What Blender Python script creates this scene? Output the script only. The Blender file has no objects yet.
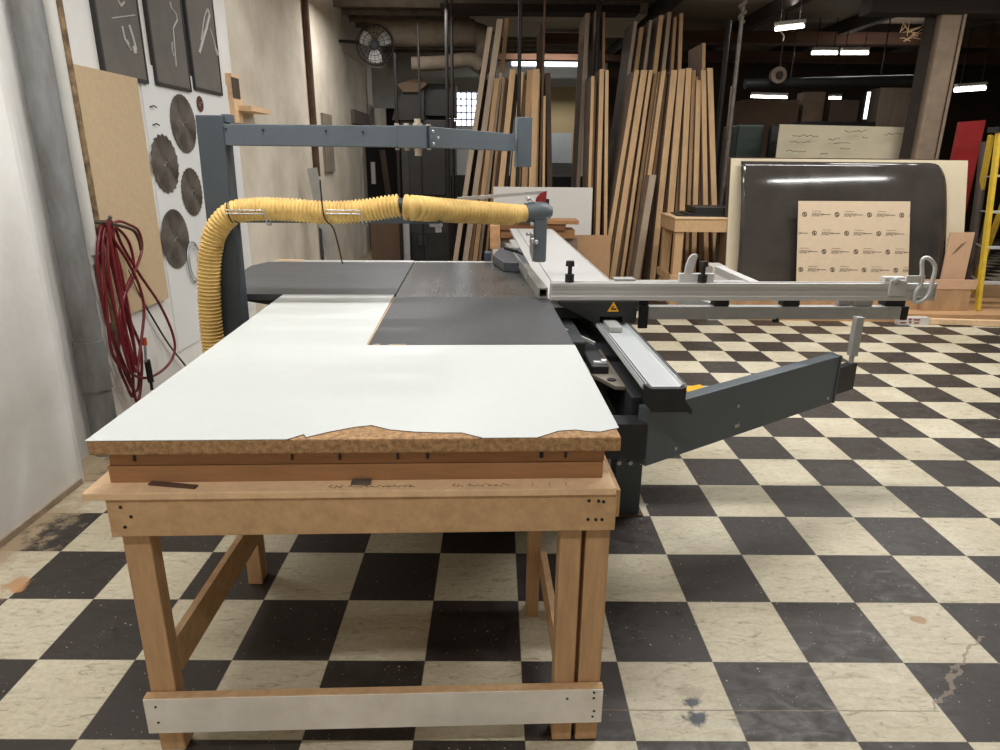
import bpy, math, random
from mathutils import Vector, Matrix, noise
random.seed(7)
R = math.radians
sc = bpy.context.scene
COL = sc.collection

# ------------------------------------------------------------------ camera (solved from the floor tiles, 12 inch = 0.3048 m)
F, PIT, YAW, ROL = 670.045, -.31197585, -.00785848, -.009484
CAM = Vector((.825194, -1.439043, 1.516418))
cam = bpy.data.objects.new('camera', bpy.data.cameras.new('camera')); COL.objects.link(cam)
cam.data.sensor_width = 36; cam.data.lens = F / 1000 * 36; cam.data.clip_start = .02; cam.data.clip_end = 100
MC = Matrix.Rotation(YAW, 3, 'Z') @ Matrix.Rotation(PIT, 3, 'X') @ Matrix.Rotation(ROL, 3, 'Y')
cam.matrix_world = (MC @ Matrix.Rotation(R(90), 3, 'X')).to_4x4()
cam.location = CAM
sc.camera = cam

def ray(x, y): return MC @ Vector(((x - 500) / F, 1, -(y - 375) / F))
def ay(x, y, Y): d = ray(x, y); return CAM + d * ((Y - CAM.y) / d.y)     # photo point taken to depth Y
def ax(x, y, X): d = ray(x, y); return CAM + d * ((X - CAM.x) / d.x)     # photo point taken to the plane X

# ------------------------------------------------------------------ frames
W0 = Matrix.Identity(4)
AL = R(2.0)
MF = Matrix.Translation((1.124, .037, 0)) @ Matrix.Rotation(AL, 4, 'Z')  # the saw stands turned 2 degrees to the tiles
MFI = MF.inverted()

def mfy(x, y, v):
    c_ = MFI @ CAM; d = (MFI.to_3x3() @ ray(x, y)); return c_ + d * ((v - c_.y) / d.y)

# ------------------------------------------------------------------ materials
MATS = {}
def lin(c): return tuple(((v / 255) / 12.92 if v / 255 <= .04045 else ((v / 255 + .055) / 1.055) ** 2.4) for v in c)
def mat(name, rgb, rough=.6, metal=0., var=.12, scale=8., stretch=(1, 1, 1), bump=0., bscale=60., rgb2=None, spec=None, rvar=0., coat=0):
    if name in MATS: return MATS[name]
    m = bpy.data.materials.new(name); m.use_nodes = True
    nt = m.node_tree; b = nt.nodes['Principled BSDF']
    c = lin(rgb)
    tc = nt.nodes.new('ShaderNodeTexCoord'); mp = nt.nodes.new('ShaderNodeMapping'); mp.inputs['Scale'].default_value = stretch
    nz = nt.nodes.new('ShaderNodeTexNoise'); nz.inputs['Scale'].default_value = scale; nz.inputs['Detail'].default_value = 6; nz.inputs['Roughness'].default_value = .62
    nt.links.new(tc.outputs['Object'], mp.inputs['Vector']); nt.links.new(mp.outputs['Vector'], nz.inputs['Vector'])
    rp = nt.nodes.new('ShaderNodeValToRGB'); rp.color_ramp.elements[0].position = .32; rp.color_ramp.elements[1].position = .68
    c2 = lin(rgb2) if rgb2 else c
    rp.color_ramp.elements[0].color = tuple(max(0, v * (1 - var)) for v in c2) + (1,)
    rp.color_ramp.elements[1].color = tuple(min(1, v * (1 + var)) for v in c) + (1,)
    nt.links.new(nz.outputs['Fac'], rp.inputs['Fac']); nt.links.new(rp.outputs['Color'], b.inputs['Base Color'])
    b.inputs['Roughness'].default_value = rough; b.inputs['Metallic'].default_value = metal
    if spec is not None: b.inputs['Specular IOR Level'].default_value = spec
    if coat: b.inputs['Coat Weight'].default_value = coat
    if rvar:
        mr = nt.nodes.new('ShaderNodeMapRange'); mr.inputs['To Min'].default_value = max(.02, rough - rvar); mr.inputs['To Max'].default_value = rough + rvar
        mr.inputs['From Min'].default_value = .3; mr.inputs['From Max'].default_value = .7
        nt.links.new(nz.outputs['Fac'], mr.inputs['Value']); nt.links.new(mr.outputs['Result'], b.inputs['Roughness'])
    if bump:
        n2 = nt.nodes.new('ShaderNodeTexNoise'); n2.inputs['Scale'].default_value = bscale; n2.inputs['Detail'].default_value = 4
        nt.links.new(mp.outputs['Vector'], n2.inputs['Vector'])
        bp = nt.nodes.new('ShaderNodeBump'); bp.inputs['Strength'].default_value = bump; bp.inputs['Distance'].default_value = .004
        nt.links.new(n2.outputs['Fac'], bp.inputs['Height']); nt.links.new(bp.outputs['Normal'], b.inputs['Normal'])
    MATS[name] = m; return m
def emit(name, rgb, s):
    if name in MATS: return MATS[name]
    m = bpy.data.materials.new(name); m.use_nodes = True; nt = m.node_tree
    b = nt.nodes['Principled BSDF']; b.inputs['Base Color'].default_value = lin(rgb) + (1,)
    b.inputs['Emission Color'].default_value = lin(rgb) + (1,); b.inputs['Emission Strength'].default_value = s
    MATS[name] = m; return m

def floor_material():
    m = bpy.data.materials.new('checker_floor'); m.use_nodes = True; nt = m.node_tree; N = nt.nodes; Lk = nt.links
    b = N['Principled BSDF']
    tc = N.new('ShaderNodeTexCoord'); mp = N.new('ShaderNodeMapping'); mp.inputs['Location'].default_value = (0, 0, .5)
    Lk.new(tc.outputs['Object'], mp.inputs['Vector'])
    ck = N.new('ShaderNodeTexChecker'); ck.inputs['Scale'].default_value = 1 / .3048
    Lk.new(mp.outputs['Vector'], ck.inputs['Vector'])
    ck.inputs['Color1'].default_value = (1, 1, 1, 1); ck.inputs['Color2'].default_value = (0, 0, 0, 1)
    def nz(scale, det=5, rough=.6, st=(1, 1, 1), dist=0):
        a = N.new('ShaderNodeMapping'); a.inputs['Scale'].default_value = st; Lk.new(tc.outputs['Object'], a.inputs['Vector'])
        t = N.new('ShaderNodeTexNoise'); t.inputs['Scale'].default_value = scale; t.inputs['Detail'].default_value = det; t.inputs['Roughness'].default_value = rough; t.inputs['Distortion'].default_value = dist
        Lk.new(a.outputs['Vector'], t.inputs['Vector']); return t
    def ramp(src, e):
        r = N.new('ShaderNodeValToRGB'); cr = r.color_ramp
        while len(cr.elements) < len(e): cr.elements.new(.5)
        for el, (p, c) in zip(cr.elements, e): el.position = p; el.color = c
        Lk.new(src, r.inputs['Fac']); return r
    def mix(a, bb, fac, mode='MIX'):
        x = N.new('ShaderNodeMix'); x.data_type = 'RGBA'; x.blend_type = mode
        for s, v in ((x.inputs[6], a), (x.inputs[7], bb), (x.inputs[0], fac)):
            if isinstance(v, (float, int, tuple)): s.default_value = v
            else: Lk.new(v, s)
        return x.outputs[2]
    g = lambda r, gg, bb: lin((r, gg, bb)) + (1,)
    vein = nz(26, 8, .7, (.45, 1.5, 1), 1.6)
    light = ramp(vein.outputs['Fac'], [(.33, g(158, 148, 126)), (.43, g(208, 200, 178)), (.62, g(220, 212, 190))])
    dn = nz(16, 8, .72, (.8, 1.2, 1), .8)
    dark = ramp(dn.outputs['Fac'], [(.3, g(50, 44, 41)), (.62, g(65, 59, 56)), (.8, g(92, 86, 82))])
    base = mix(dark.outputs['Color'], light.outputs['Color'], ck.outputs['Color'])
    # broad grime
    gr = nz(1.3, 6, .6)
    grr = ramp(gr.outputs['Fac'], [(.32, (.72, .69, .62, 1)), (.66, (1, 1, 1, 1))])
    base = mix(base, grr.outputs['Color'], .9, 'MULTIPLY')
    gd = nz(60, 6, .75); gdr = ramp(gd.outputs['Fac'], [(.3, (.78, .76, .72, 1)), (.6, (1, 1, 1, 1))]); base = mix(base, gdr.outputs['Color'], .8, 'MULTIPLY')
    # small specks
    sp = nz(95, 2, .5)
    spr = ramp(sp.outputs['Fac'], [(.70, (0, 0, 0, 1)), (.74, (1, 1, 1, 1))])
    base = mix(base, g(185, 178, 165), spr.outputs['Color'])
    # seams between tiles, a crack across the front row, grey-blue stain and brown chip
    sx = N.new('ShaderNodeSeparateXYZ'); Lk.new(tc.outputs['Object'], sx.inputs[0])
    def mth(op, a, bb=None):
        x = N.new('ShaderNodeMath'); x.operation = op
        for i, v in enumerate((a, bb)):
            if v is None: continue
            if isinstance(v, (int, float)): x.inputs[i].default_value = v
            else: Lk.new(v, x.inputs[i])
        return x.outputs[0]
    def seam(ax_):
        f = mth('FRACT', mth('DIVIDE', ax_, .3048)); return mth('LESS_THAN', mth('ABSOLUTE', mth('SUBTRACT', f, .5)), .4955)
    keep = mth('MULTIPLY', seam(sx.outputs[0]), seam(sx.outputs[1]))
    seamf = mth('MULTIPLY', mth('SUBTRACT', 1, keep), .55)
    base = mix(base, g(96, 86, 72), seamf)
    wob = nz(9, 4, .6)
    def blob(cx, cy, rx, ry, col, strength, edge=.55):
        dx = mth('DIVIDE', mth('SUBTRACT', sx.outputs[0], cx), rx); dy = mth('DIVIDE', mth('SUBTRACT', sx.outputs[1], cy), ry)
        d = mth('SQRT', mth('ADD', mth('MULTIPLY', dx, dx), mth('MULTIPLY', dy, dy)))
        d2 = mth('ADD', d, mth('MULTIPLY', mth('SUBTRACT', wob2.outputs['Fac'], .5), 2.2))
        r = N.new('ShaderNodeMapRange'); r.inputs['From Min'].default_value = 1; r.inputs['From Max'].default_value = edge; r.inputs['To Min'].default_value = 0; r.inputs['To Max'].default_value = strength
        Lk.new(d2, r.inputs['Value']); return mix(base, col, r.outputs['Result'])
    wob2 = nz(28, 4, .6)
    S = STAINS
    for (cx, cy, rx, ry, col, st) in S: base = blob(cx, cy, rx, ry, g(*col), st)
    # long hairline crack along the front tile row
    def crack(yc, x0, x1, w, amp):
        yy = mth('SUBTRACT', sx.outputs[1], mth('ADD', yc, mth('MULTIPLY', mth('SUBTRACT', wob.outputs['Fac'], .5), amp)))
        inx = mth('MULTIPLY', mth('GREATER_THAN', sx.outputs[0], x0), mth('LESS_THAN', sx.outputs[0], x1))
        return mth('MULTIPLY', mth('LESS_THAN', mth('ABSOLUTE', yy), w), inx)
    base = mix(base, g(118, 100, 78), mth('MULTIPLY', crack(CRK[0], CRK[1], CRK[2], .0022, .008), .75))
    # the diagonal fracture at the far front corner
    diag = mth('SUBTRACT', mth('ADD', mth('MULTIPLY', mth('SUBTRACT', sx.outputs[0], DG[0]), DG[2]), mth('MULTIPLY', mth('SUBTRACT', sx.outputs[1], DG[1]), DG[3])), mth('MULTIPLY', mth('SUBTRACT', wob.outputs['Fac'], .5), .12))
    iny = mth('MULTIPLY', mth('GREATER_THAN', sx.outputs[1], DG[4]), mth('LESS_THAN', sx.outputs[1], DG[5]))
    inx2 = mth('GREATER_THAN', sx.outputs[0], DG[0] - .3)
    base = mix(base, g(134, 120, 104), mth('MULTIPLY', mth('MULTIPLY', mth('LESS_THAN', mth('ABSOLUTE', diag), .006), mth('MULTIPLY', iny, inx2)), .7))
    # sawdust and dirt gathered along the wall
    edge = N.new('ShaderNodeMapRange'); edge.inputs['From Min'].default_value = -.98; edge.inputs['From Max'].default_value = -1.16; edge.inputs['To Min'].default_value = 0; edge.inputs['To Max'].default_value = 1
    wob3 = nz(11, 6, .7)
    Lk.new(mth('ADD', sx.outputs[0], mth('MULTIPLY', mth('SUBTRACT', wob3.outputs['Fac'], .5), 1.0)), edge.inputs['Value'])
    base = mix(base, g(170, 150, 122), mth('MULTIPLY', edge.outputs['Result'], .9))
    Lk.new(base, b.inputs['Base Color'])
    rr = N.new('ShaderNodeMapRange'); rr.inputs['To Min'].default_value = .30; rr.inputs['To Max'].default_value = .62
    rr.inputs['From Min'].default_value = .35; rr.inputs['From Max'].default_value = .65
    Lk.new(dn.outputs['Fac'], rr.inputs['Value']); Lk.new(rr.outputs['Result'], b.inputs['Roughness'])
    b.inputs['Specular IOR Level'].default_value = .4
    bp = N.new('ShaderNodeBump'); bp.inputs['Strength'].default_value = .22; bp.inputs['Distance'].default_value = .003
    hh = mth('ADD', vein.outputs['Fac'], mth('MULTIPLY', keep, .8)); Lk.new(hh, bp.inputs['Height']); Lk.new(bp.outputs['Normal'], b.inputs['Normal'])
    return m

# ------------------------------------------------------------------ mesh builder
class MB:
    def __init__(s, frame=W0): s.v = []; s.f = []; s.fr = frame; s.sm = []
    def add(s, vs, fs, smooth=False):
        o = len(s.v); s.v += [s.fr @ Vector(p) for p in vs]; s.f += [[i + o for i in f] for f in fs]; s.sm += [smooth] * len(fs); return s
    def box(s, x0, x1, y0, y1, z0, z1):
        return s.add([(x, y, z) for z in (z0, z1) for y in (y0, y1) for x in (x0, x1)],
                     [(0, 2, 3, 1), (4, 5, 7, 6), (0, 1, 5, 4), (2, 6, 7, 3), (0, 4, 6, 2), (1, 3, 7, 5)])
    def prism(s, poly, ext, off=(0, 0, 0)):      # poly: list of 3D points, extruded by vector ext
        n = len(poly); P = [Vector(p) for p in poly]; E = Vector(ext)
        nrm = Vector((0, 0, 0))
        for i in range(n): nrm += P[i].cross(P[(i + 1) % n])
        if nrm.dot(E) > 0: P.reverse()
        return s.add(P + [p + E for p in P], [list(range(n))] + [list(range(2 * n - 1, n - 1, -1))] + [[(i + 1) % n, i, i + n, (i + 1) % n + n] for i in range(n)])
    def beam(s, a, b, w, h, up=(0, 0, 1)):        # rectangular bar from a to b
        a = Vector(a); b = Vector(b); d = (b - a).normalized(); sd = d.cross(Vector(up))
        if sd.length < 1e-4: sd = d.cross(Vector((0, 1, 0)))
        sd.normalize(); u = sd.cross(d)
        q = [(-1, -1), (1, -1), (1, 1), (-1, 1)]
        vs = [a + sd * (i * w / 2) + u * (j * h / 2) for i, j in q] + [b + sd * (i * w / 2) + u * (j * h / 2) for i, j in q]
        return s.add(vs, [(3, 2, 1, 0), (4, 5, 6, 7), (0, 1, 5, 4), (1, 2, 6, 5), (2, 3, 7, 6), (3, 0, 4, 7)])
    def tube(s, pts, r, n=10, rf=None, caps=True, smooth=True):
        P = [Vector(p) for p in pts]; vs = []; fs = []; up = None
        for i, p in enumerate(P):
            t = (P[min(i + 1, len(P) - 1)] - P[max(i - 1, 0)]).normalized()
            if up is None:
                up = Vector((0, 0, 1)) if abs(t.z) < .9 else Vector((0, 1, 0))
            a = t.cross(up)
            if a.length < 1e-5: a = t.cross(Vector((1, 0, .1)))
            a.normalize(); up = a.cross(t).normalized()
            rr = rf(i) if rf else r
            for k in range(n):
                th = 2 * math.pi * k / n; vs.append(p + a * (math.cos(th) * rr) + up * (math.sin(th) * rr))
        for i in range(len(P) - 1):
            for k in range(n):
                fs.append((i * n + k, i * n + (k + 1) % n, (i + 1) * n + (k + 1) % n, (i + 1) * n + k))
        s.add(vs, fs, smooth)
        if caps:
            o = (len(P) - 1) * n
            s.add(vs[:n], [list(range(n - 1, -1, -1))]); s.add(vs[o:o + n], [list(range(n))])
        return s
    def cyl(s, a, b, r, n=20, r2=None): 
        r2 = r if r2 is None else r2
        return s.tube([a, b], r, n, rf=lambda i: r if i == 0 else r2)
    def ball(s, c, r, n=12, sq=(1, 1, 1)):
        vs = []; fs = []; m = n // 2 + 1
        for i in range(m + 1):
            ph = math.pi * i / m
            for k in range(n):
                th = 2 * math.pi * k / n
                vs.append((c[0] + r * sq[0] * math.sin(ph) * math.cos(th), c[1] + r * sq[1] * math.sin(ph) * math.sin(th), c[2] + r * sq[2] * math.cos(ph)))
        for i in range(m):
            for k in range(n): fs.append((i * n + k, (i + 1) * n + k, (i + 1) * n + (k + 1) % n, i * n + (k + 1) % n))
        return s.add(vs, fs, True)
    def build(s, name, m, parent=None, bevel=0, base=None, inv=None):
        if parent is not None: M = parent.matrix_world_built
        else: M = Matrix.Translation(base) if base is not None else Matrix.Translation(s._base())
        I = M.inverted()
        me = bpy.data.meshes.new(name); me.from_pydata([tuple(I @ v) for v in s.v], [], s.f)
        for p, k in zip(me.polygons, s.sm): p.use_smooth = k
        me.materials.append(m); me.update()
        o = bpy.data.objects.new(name, me); COL.objects.link(o)
        if parent is not None: o.parent = parent
        else: o.matrix_world = M
        ob = Obj(o, M)
        if bevel:
            b = o.modifiers.new('bevel', 'BEVEL'); b.width = bevel; b.segments = 2; b.limit_method = 'ANGLE'; b.angle_limit = R(40)
        return o
    def _base(s):
        xs = [v.x for v in s.v]; ys = [v.y for v in s.v]; zs = [v.z for v in s.v]
        return Vector(((min(xs) + max(xs)) / 2, (min(ys) + max(ys)) / 2, min(zs)))
WM = {}
class _W:
    def __get__(s, o, t): return WM[o.name]
def Obj(o, M): WM[o.name] = M; return o
bpy.types.Object.matrix_world_built = property(lambda o: WM[o.name])

def tag(o, label=None, cat=None, group=None, kind=None):
    if label: o['label'] = label
    if cat: o['category'] = cat
    if group: o['group'] = group
    if kind: o['kind'] = kind
    return o
def thing(name, label, cat, loc, rz=0, group=None):
    o = bpy.data.objects.new(name, None); COL.objects.link(o); o.empty_display_size = .1
    o.location = loc; o.rotation_euler = (0, 0, rz)
    WM[o.name] = Matrix.Translation(loc) @ Matrix.Rotation(rz, 4, 'Z')
    return tag(o, label, cat, group)
def mthing(name, label, cat, u, v, z=0, group=None):
    p = MF @ Vector((u, v, z)); return thing(name, label, cat, p, AL, group)
def catmull(pts, n=8, closed=False):
    P = [Vector(p) for p in pts]; out = []
    L = len(P); rng = range(L) if closed else range(L - 1)
    for i in rng:
        if closed: a, b, c, d = P[(i - 1) % L], P[i], P[(i + 1) % L], P[(i + 2) % L]
        else: a, b, c, d = P[max(i - 1, 0)], P[i], P[i + 1], P[min(i + 2, L - 1)]
        for k in range(n):
            t = k / n
            out.append(.5 * ((2 * b) + (c - a) * t + (2 * a - 5 * b + 4 * c - d) * t * t + (3 * b - a - 3 * c + d) * t ** 3))
    out.append(P[0].copy() if closed else P[-1].copy()); return out
def resample(pts, step):
    out = [pts[0]]; acc = 0
    for a, b in zip(pts, pts[1:]):
        d = (b - a).length
        while acc + d >= step:
            t = (step - acc) / d; a = a.lerp(b, t); out.append(a); d = (b - a).length; acc = 0
        acc += d
    return out

# palette
plaster = mat('plaster', (233, 232, 229), .85, var=.03, scale=2.2, bump=.35, bscale=28, rgb2=(222, 219, 213))
plaster_old = mat('plaster_old', (222, 213, 198), .9, var=.08, scale=1.6, bump=.3, bscale=22, rgb2=(204, 193, 175))
ceil_m = mat('old_ceiling', (112, 100, 86), .95, var=.2, scale=1.4, stretch=(.5, 2, 1), bump=.5, bscale=8)
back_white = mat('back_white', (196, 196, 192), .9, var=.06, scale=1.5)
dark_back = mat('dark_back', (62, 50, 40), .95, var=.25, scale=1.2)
mdf = mat('mdf', (202, 166, 125), .7, var=.06, scale=30, bump=.2, bscale=160, rgb2=(190, 154, 112))
mdf_edge = mat('mdf_edge', (176, 138, 96), .85, var=.2, scale=70, bump=.6, bscale=160, rgb2=(138, 108, 76))
mdf_pale = mat('mdf_pale', (226, 192, 152), .8, var=.1, scale=30, bump=.3, bscale=140)
riser_m = mat('riser_wood', (160, 116, 78), .7, var=.14, scale=9, stretch=(.6, 4, 4), bump=.3, bscale=60)
wood_leg = mat('wood_leg', (192, 154, 114), .65, var=.14, scale=10, stretch=(5, 5, .6), bump=.2, bscale=40)
laminate = mat('white_laminate', (205, 209, 207), .38, var=.015, scale=20, spec=.4)
laminate_dirty = mat('white_painted_board', (240, 235, 228), .5, var=.03, scale=9, rgb2=(228, 221, 211))
black_lam = mat('black_laminate', (66, 67, 70), .42, var=.1, scale=60, spec=.45, rvar=.04)
grey_lam = mat('grey_table', (82, 84, 87), .42, metal=0, var=.06, scale=5, stretch=(1, 3, 1), spec=.5, rvar=.05)
cast = mat('cast_iron', (140, 138, 136), .27, metal=.8, var=.08, scale=1.2, stretch=(4, .25, 1), rvar=.03)  # stretched tone imitates reflected streaks on the table top
alu = mat('aluminium', (206, 205, 203), .42, metal=.3, var=.05, scale=30, stretch=(.2, 3, 3), rvar=.05)
alu_white = mat('anodised_rail', (206, 210, 212), .38, metal=.35, var=.03, scale=30, stretch=(4, .2, 1))
alu_dull = mat('aluminium_dull', (172, 172, 170), .45, metal=.2, var=.08, scale=16, rvar=.08)
chrome = mat('chrome', (190, 190, 192), .38, metal=.8, var=.03)
blue_grey = mat('machine_grey_paint', (92, 101, 109), .5, var=.06, scale=6, bump=.12, bscale=90, spec=.4)
arm_grey = mat('support_arm_paint', (84, 92, 98), .45, var=.05, scale=6, bump=.1, bscale=90, spec=.45)
post_grey = mat('post_paint', (72, 80, 87), .5, var=.06, scale=6, bump=.12, bscale=90, spec=.4)
black_paint = mat('black_machine_paint', (40, 41, 43), .45, var=.12, scale=20, bump=.2, bscale=120, spec=.4)
black_rub = mat('black_plastic', (24, 24, 26), .45, var=.1)
body_dark = mat('machine_body_dark', (46, 48, 52), .6, var=.12, scale=6)
hose_y = mat('hose_yellow', (224, 190, 116), .55, var=.08, scale=12, rgb2=(208, 170, 98), spec=.35)
pipe_m = mat('painted_pipe', (132, 134, 136), .55, metal=.25, var=.22, scale=4, stretch=(1.5, 1.5, .5), rgb2=(116, 112, 106), bump=.15, bscale=60)
red_hose = mat('red_air_hose', (112, 30, 36), .4, var=.12, scale=20)
steel_dark = mat('blade_steel', (112, 106, 99), .4, metal=.3, var=.25, scale=9, rgb2=(84, 78, 72), rvar=.1)
dark_art = mat('chalkboard', (102, 97, 92), .8, var=.10, scale=6)
chalk = mat('chalk_marks', (190, 188, 182), .9)
frame_black = mat('black_frame', (36, 34, 33), .6)
tan_board = mat('particle_board', (196, 172, 138), .85, var=.06, scale=40, bump=.15, bscale=200)
sheet_edge = mat('sheet_edge', (206, 170, 128), .85, var=.16, scale=12, stretch=(1, 1, .25))
sheet_edge2 = mat('sheet_edge_brown', (176, 142, 106), .85, var=.18, scale=12, stretch=(1, 1, .25))
sheet_grey = mat('sheet_greyed', (172, 154, 134), .85, var=.14, scale=8, stretch=(1, 1, .3))
sheet_face = mat('sheet_face', (156, 136, 118), .8, var=.15, scale=4)
sheet_dark = mat('sheet_dark', (76, 62, 52), .85, var=.2, scale=8, stretch=(1, 1, .3))
cardboard = mat('cardboard', (168, 132, 96), .85, var=.05, scale=12)
kraft = mat('kraft_paper', (218, 197, 170), .8, var=.03, scale=14)
kraft_ink = mat('kraft_print', (70, 56, 48), .8)
cream = mat('cream_sheet', (206, 196, 168), .75, var=.04, scale=4)
white_sheet = mat('white_sheet', (206, 202, 196), .7, var=.02, scale=4)
smoke_sheet = mat('dark_glossy_sheet', (66, 61, 58), .09, var=.18, scale=3, spec=.6, rvar=.03)
rust = mat('rust', (92, 70, 54), .8, metal=.2, var=.3, scale=10)
black_steel = mat('black_rod', (34, 31, 30), .6, metal=.2, var=.2)
dusty = mat('dusty_duct', (112, 100, 86), .9, var=.25, scale=6, bump=.4, bscale=20)
beam_m = mat('beam_brown', (74, 48, 32), .9, var=.25, scale=5, stretch=(.3, 3, 3))
beam_dark = mat('beam_dark', (44, 36, 30), .95, var=.2, scale=5, stretch=(.3, 3, 3))
column_m = mat('column_rough', (142, 124, 106), .95, var=.2, scale=5, bump=.8, bscale=14)
red_paint = mat('red_paint', (140, 34, 36), .5, var=.1)
yellow_paint = mat('yellow_fibreglass', (206, 172, 54), .55, var=.12, scale=16)
green_dark = mat('dark_green_machine', (40, 56, 50), .5, var=.2, scale=10)
brown_panel = mat('brown_panel', (84, 64, 48), .85, var=.12, scale=3)
amber = mat('amber_yellow', (236, 176, 30), .5, var=.03)
pink_board = mat('pinkish_board', (208, 170, 138), .85, var=.05, scale=10)
tube_on = emit('fluorescent_tube', (255, 252, 244), 9)
pane_glow = emit('pane_and_ledge_glow', (236, 244, 255), 3.2)

# ------------------------------------------------------------------ floor data
g2 = lambda x, y: (lambda d: CAM + d * (-CAM.z / d.z))(ray(x, y))
st = g2(696, 718); st2 = g2(693, 703); st3 = g2(697, 692); chip = g2(919, 620); s5 = g2(642, 505); s6 = g2(16, 585); s7 = g2(745, 722)
STAINS = [(st.x, st.y, .040, .034, (62, 68, 76), 1), (st2.x, st2.y, .034, .02, (78, 82, 88), 1), (st3.x - .02, st3.y, .05, .028, (150, 140, 124), .5),
          (chip.x, chip.y, .03, .03, (166, 132, 96), .9), (s5.x, s5.y, .03, .03, (196, 188, 176), .8), (s6.x, s6.y, .05, .06, (190, 140, 96), .9), (s7.x, s7.y, .04, .03, (112, 106, 98), .4)]
ck0 = g2(600, 710); ck1 = g2(935, 706)
CRK = (ck0.y, ck0.x - .05, ck1.x, 0)
dA = g2(938, 705); dB = g2(975, 640); dv = (dB - dA).normalized()
DG = (dA.x, dA.y, dv.y, -dv.x, dA.y - .02, dB.y + .02)

XL, XN, YB, ZC = -1.33, -1.175, 13.0, 3.5
# ------------------------------------------------------------------ room shell
def struct(name, mb, m, **k): o = mb.build(name, m, **k); o['kind'] = 'structure'; return o
fm = floor_material()
fl = MB(); fl.box(-3.0, 12.2, -3.2, 13.2, -.1, 0)
o = fl.build('floor', fm, base=(0, 0, 0)); o['kind'] = 'structure'
struct('ceiling', MB().box(-3, 12.2, -3.2, 13.2, ZC, ZC + .15), ceil_m)
# near pier with a softly rounded end, then the wall steps back
pr = [(XN, -3.2), (XN, 1.50), (XN - .02, 1.56), (XN - .06, 1.60), (XL - .4, 1.62), (XL - .4, -3.2)]
struct('wall_pier', MB().prism([(x, y, 0) for x, y in pr], (0, 0, ZC)), plaster)
struct('wall_left', MB().box(XL - .2, XL, 1.62, 4.5, 0, ZC), plaster)
struct('wall_left_rear', MB().box(XL - .2, XL, 4.5, 13.2, 0, ZC), plaster_old)
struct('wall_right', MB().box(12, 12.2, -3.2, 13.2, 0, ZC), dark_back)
struct('wall_front', MB().box(-3, 12.2, -3.4, -3.2, 0, ZC), plaster_old)
# back wall with its barred window opening
wa, wb_ = ay(459, 125, YB), ay(482, 92, YB); 
wx0, wx1, wz0, wz1 = ay(440, 125, YB).x, wb_.x, ay(459, 126, YB).z, wb_.z
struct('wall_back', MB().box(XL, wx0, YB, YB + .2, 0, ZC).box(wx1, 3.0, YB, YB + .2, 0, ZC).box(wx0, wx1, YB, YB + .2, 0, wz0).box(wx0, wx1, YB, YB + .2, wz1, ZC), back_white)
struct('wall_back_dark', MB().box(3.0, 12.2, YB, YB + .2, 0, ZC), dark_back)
wn = MB().box(wx0, wx1, YB + .12, YB + .13, wz0, wz1).build('window_1', pane_glow); wn['kind'] = 'structure'
WM[wn.name] = wn.matrix_world.copy()
gb = MB(); nx = 8
for i in range(nx + 1):
    x = wx0 + (wx1 - wx0) * i / nx; gb.box(x - .012, x + .012, YB + .06, YB + .09, wz0, wz1)
for j in range(6):
    z = wz0 + (wz1 - wz0) * j / 5; gb.box(wx0, wx1, YB + .065, YB + .085, z - .012, z + .012)
gb.build('window_frame', black_steel, wn)
# glowing strip standing in for the lit ledge at the back, slit window at the right
c0, c1 = ay(512, 60, YB), ay(580, 60, YB)
w2 = MB().box(c0.x, c1.x, YB - .012, YB - .004, ay(540, 66, YB).z, ay(540, 60, YB).z).build('glowing_ledge', pane_glow); w2['kind'] = 'structure'
s0, s1 = ay(863, 119, YB), ay(871, 92, YB)
w3 = MB().box(s0.x, s1.x, YB - .012, YB - .004, s0.z, s1.z).build('window_3', pane_glow); w3['kind'] = 'structure'
# skirting dirt strip at the wall foot
struct('baseboard_left', MB().box(XN - .01, XN + .008, -3.2, 1.5, 0, .03), mat('wall_foot_dirt', (158, 142, 120), .95, var=.25, scale=12))

# ------------------------------------------------------------------ ceiling beams, ducts, column
def cross_beam(y, z0, z1, x0, x1, m, w=.2):
    struct('ceiling_beam', MB().box(x0, x1, y, y + w, z0, z1), m)
def pybeam(pl, pr_, ytop, ybot, Y, m, w=.25):
    a, b = ay(pl, (ytop + ybot) / 2, Y), ay(pr_, (ytop + ybot) / 2, Y)
    zt, zb = ay((pl + pr_) / 2, ytop, Y).z, ay((pl + pr_) / 2, ybot, Y).z
    struct('ceiling_beam', MB().box(a.x, b.x, Y, Y + w, zb, min(zt, ZC)), m)
pybeam(640, 1080, 32, 44, 9.6, beam_m); pybeam(640, 1080, 52, 62, 11.0, beam_m)
pybeam(540, 580, 33, 44, 9.6, beam_m); pybeam(496, 640, 54, 60, 11.5, beam_m)
pybeam(440, 640, 4, 12, 8.0, beam_dark, .3)
for i, X in enumerate((2.9, 4.4, 5.9, 7.4, 8.9)):
    struct('ceiling_beam', MB().box(X, X + .12, 4.2, 12.9, ZC - .18, ZC), beam_dark)
# pale slab soffit seen over the leaning sheets
struct('ceiling_slab', MB().box(ay(470, 20, 9).x, ay(640, 20, 9).x, 8.5, 10.3, 3.36, 3.5), mat('pale_soffit', (170, 160, 146), .95, var=.2, scale=2.5, stretch=(.4, 3, 1), bump=.4, bscale=8))
for i in range(9):
    struct('ceiling_joist', MB().box(XL, 2.7, 8.4 + i * .5, 8.46 + i * .5, ZC - .10, ZC), mat('joist_pale', (120, 108, 94), .95, var=.2))
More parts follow.
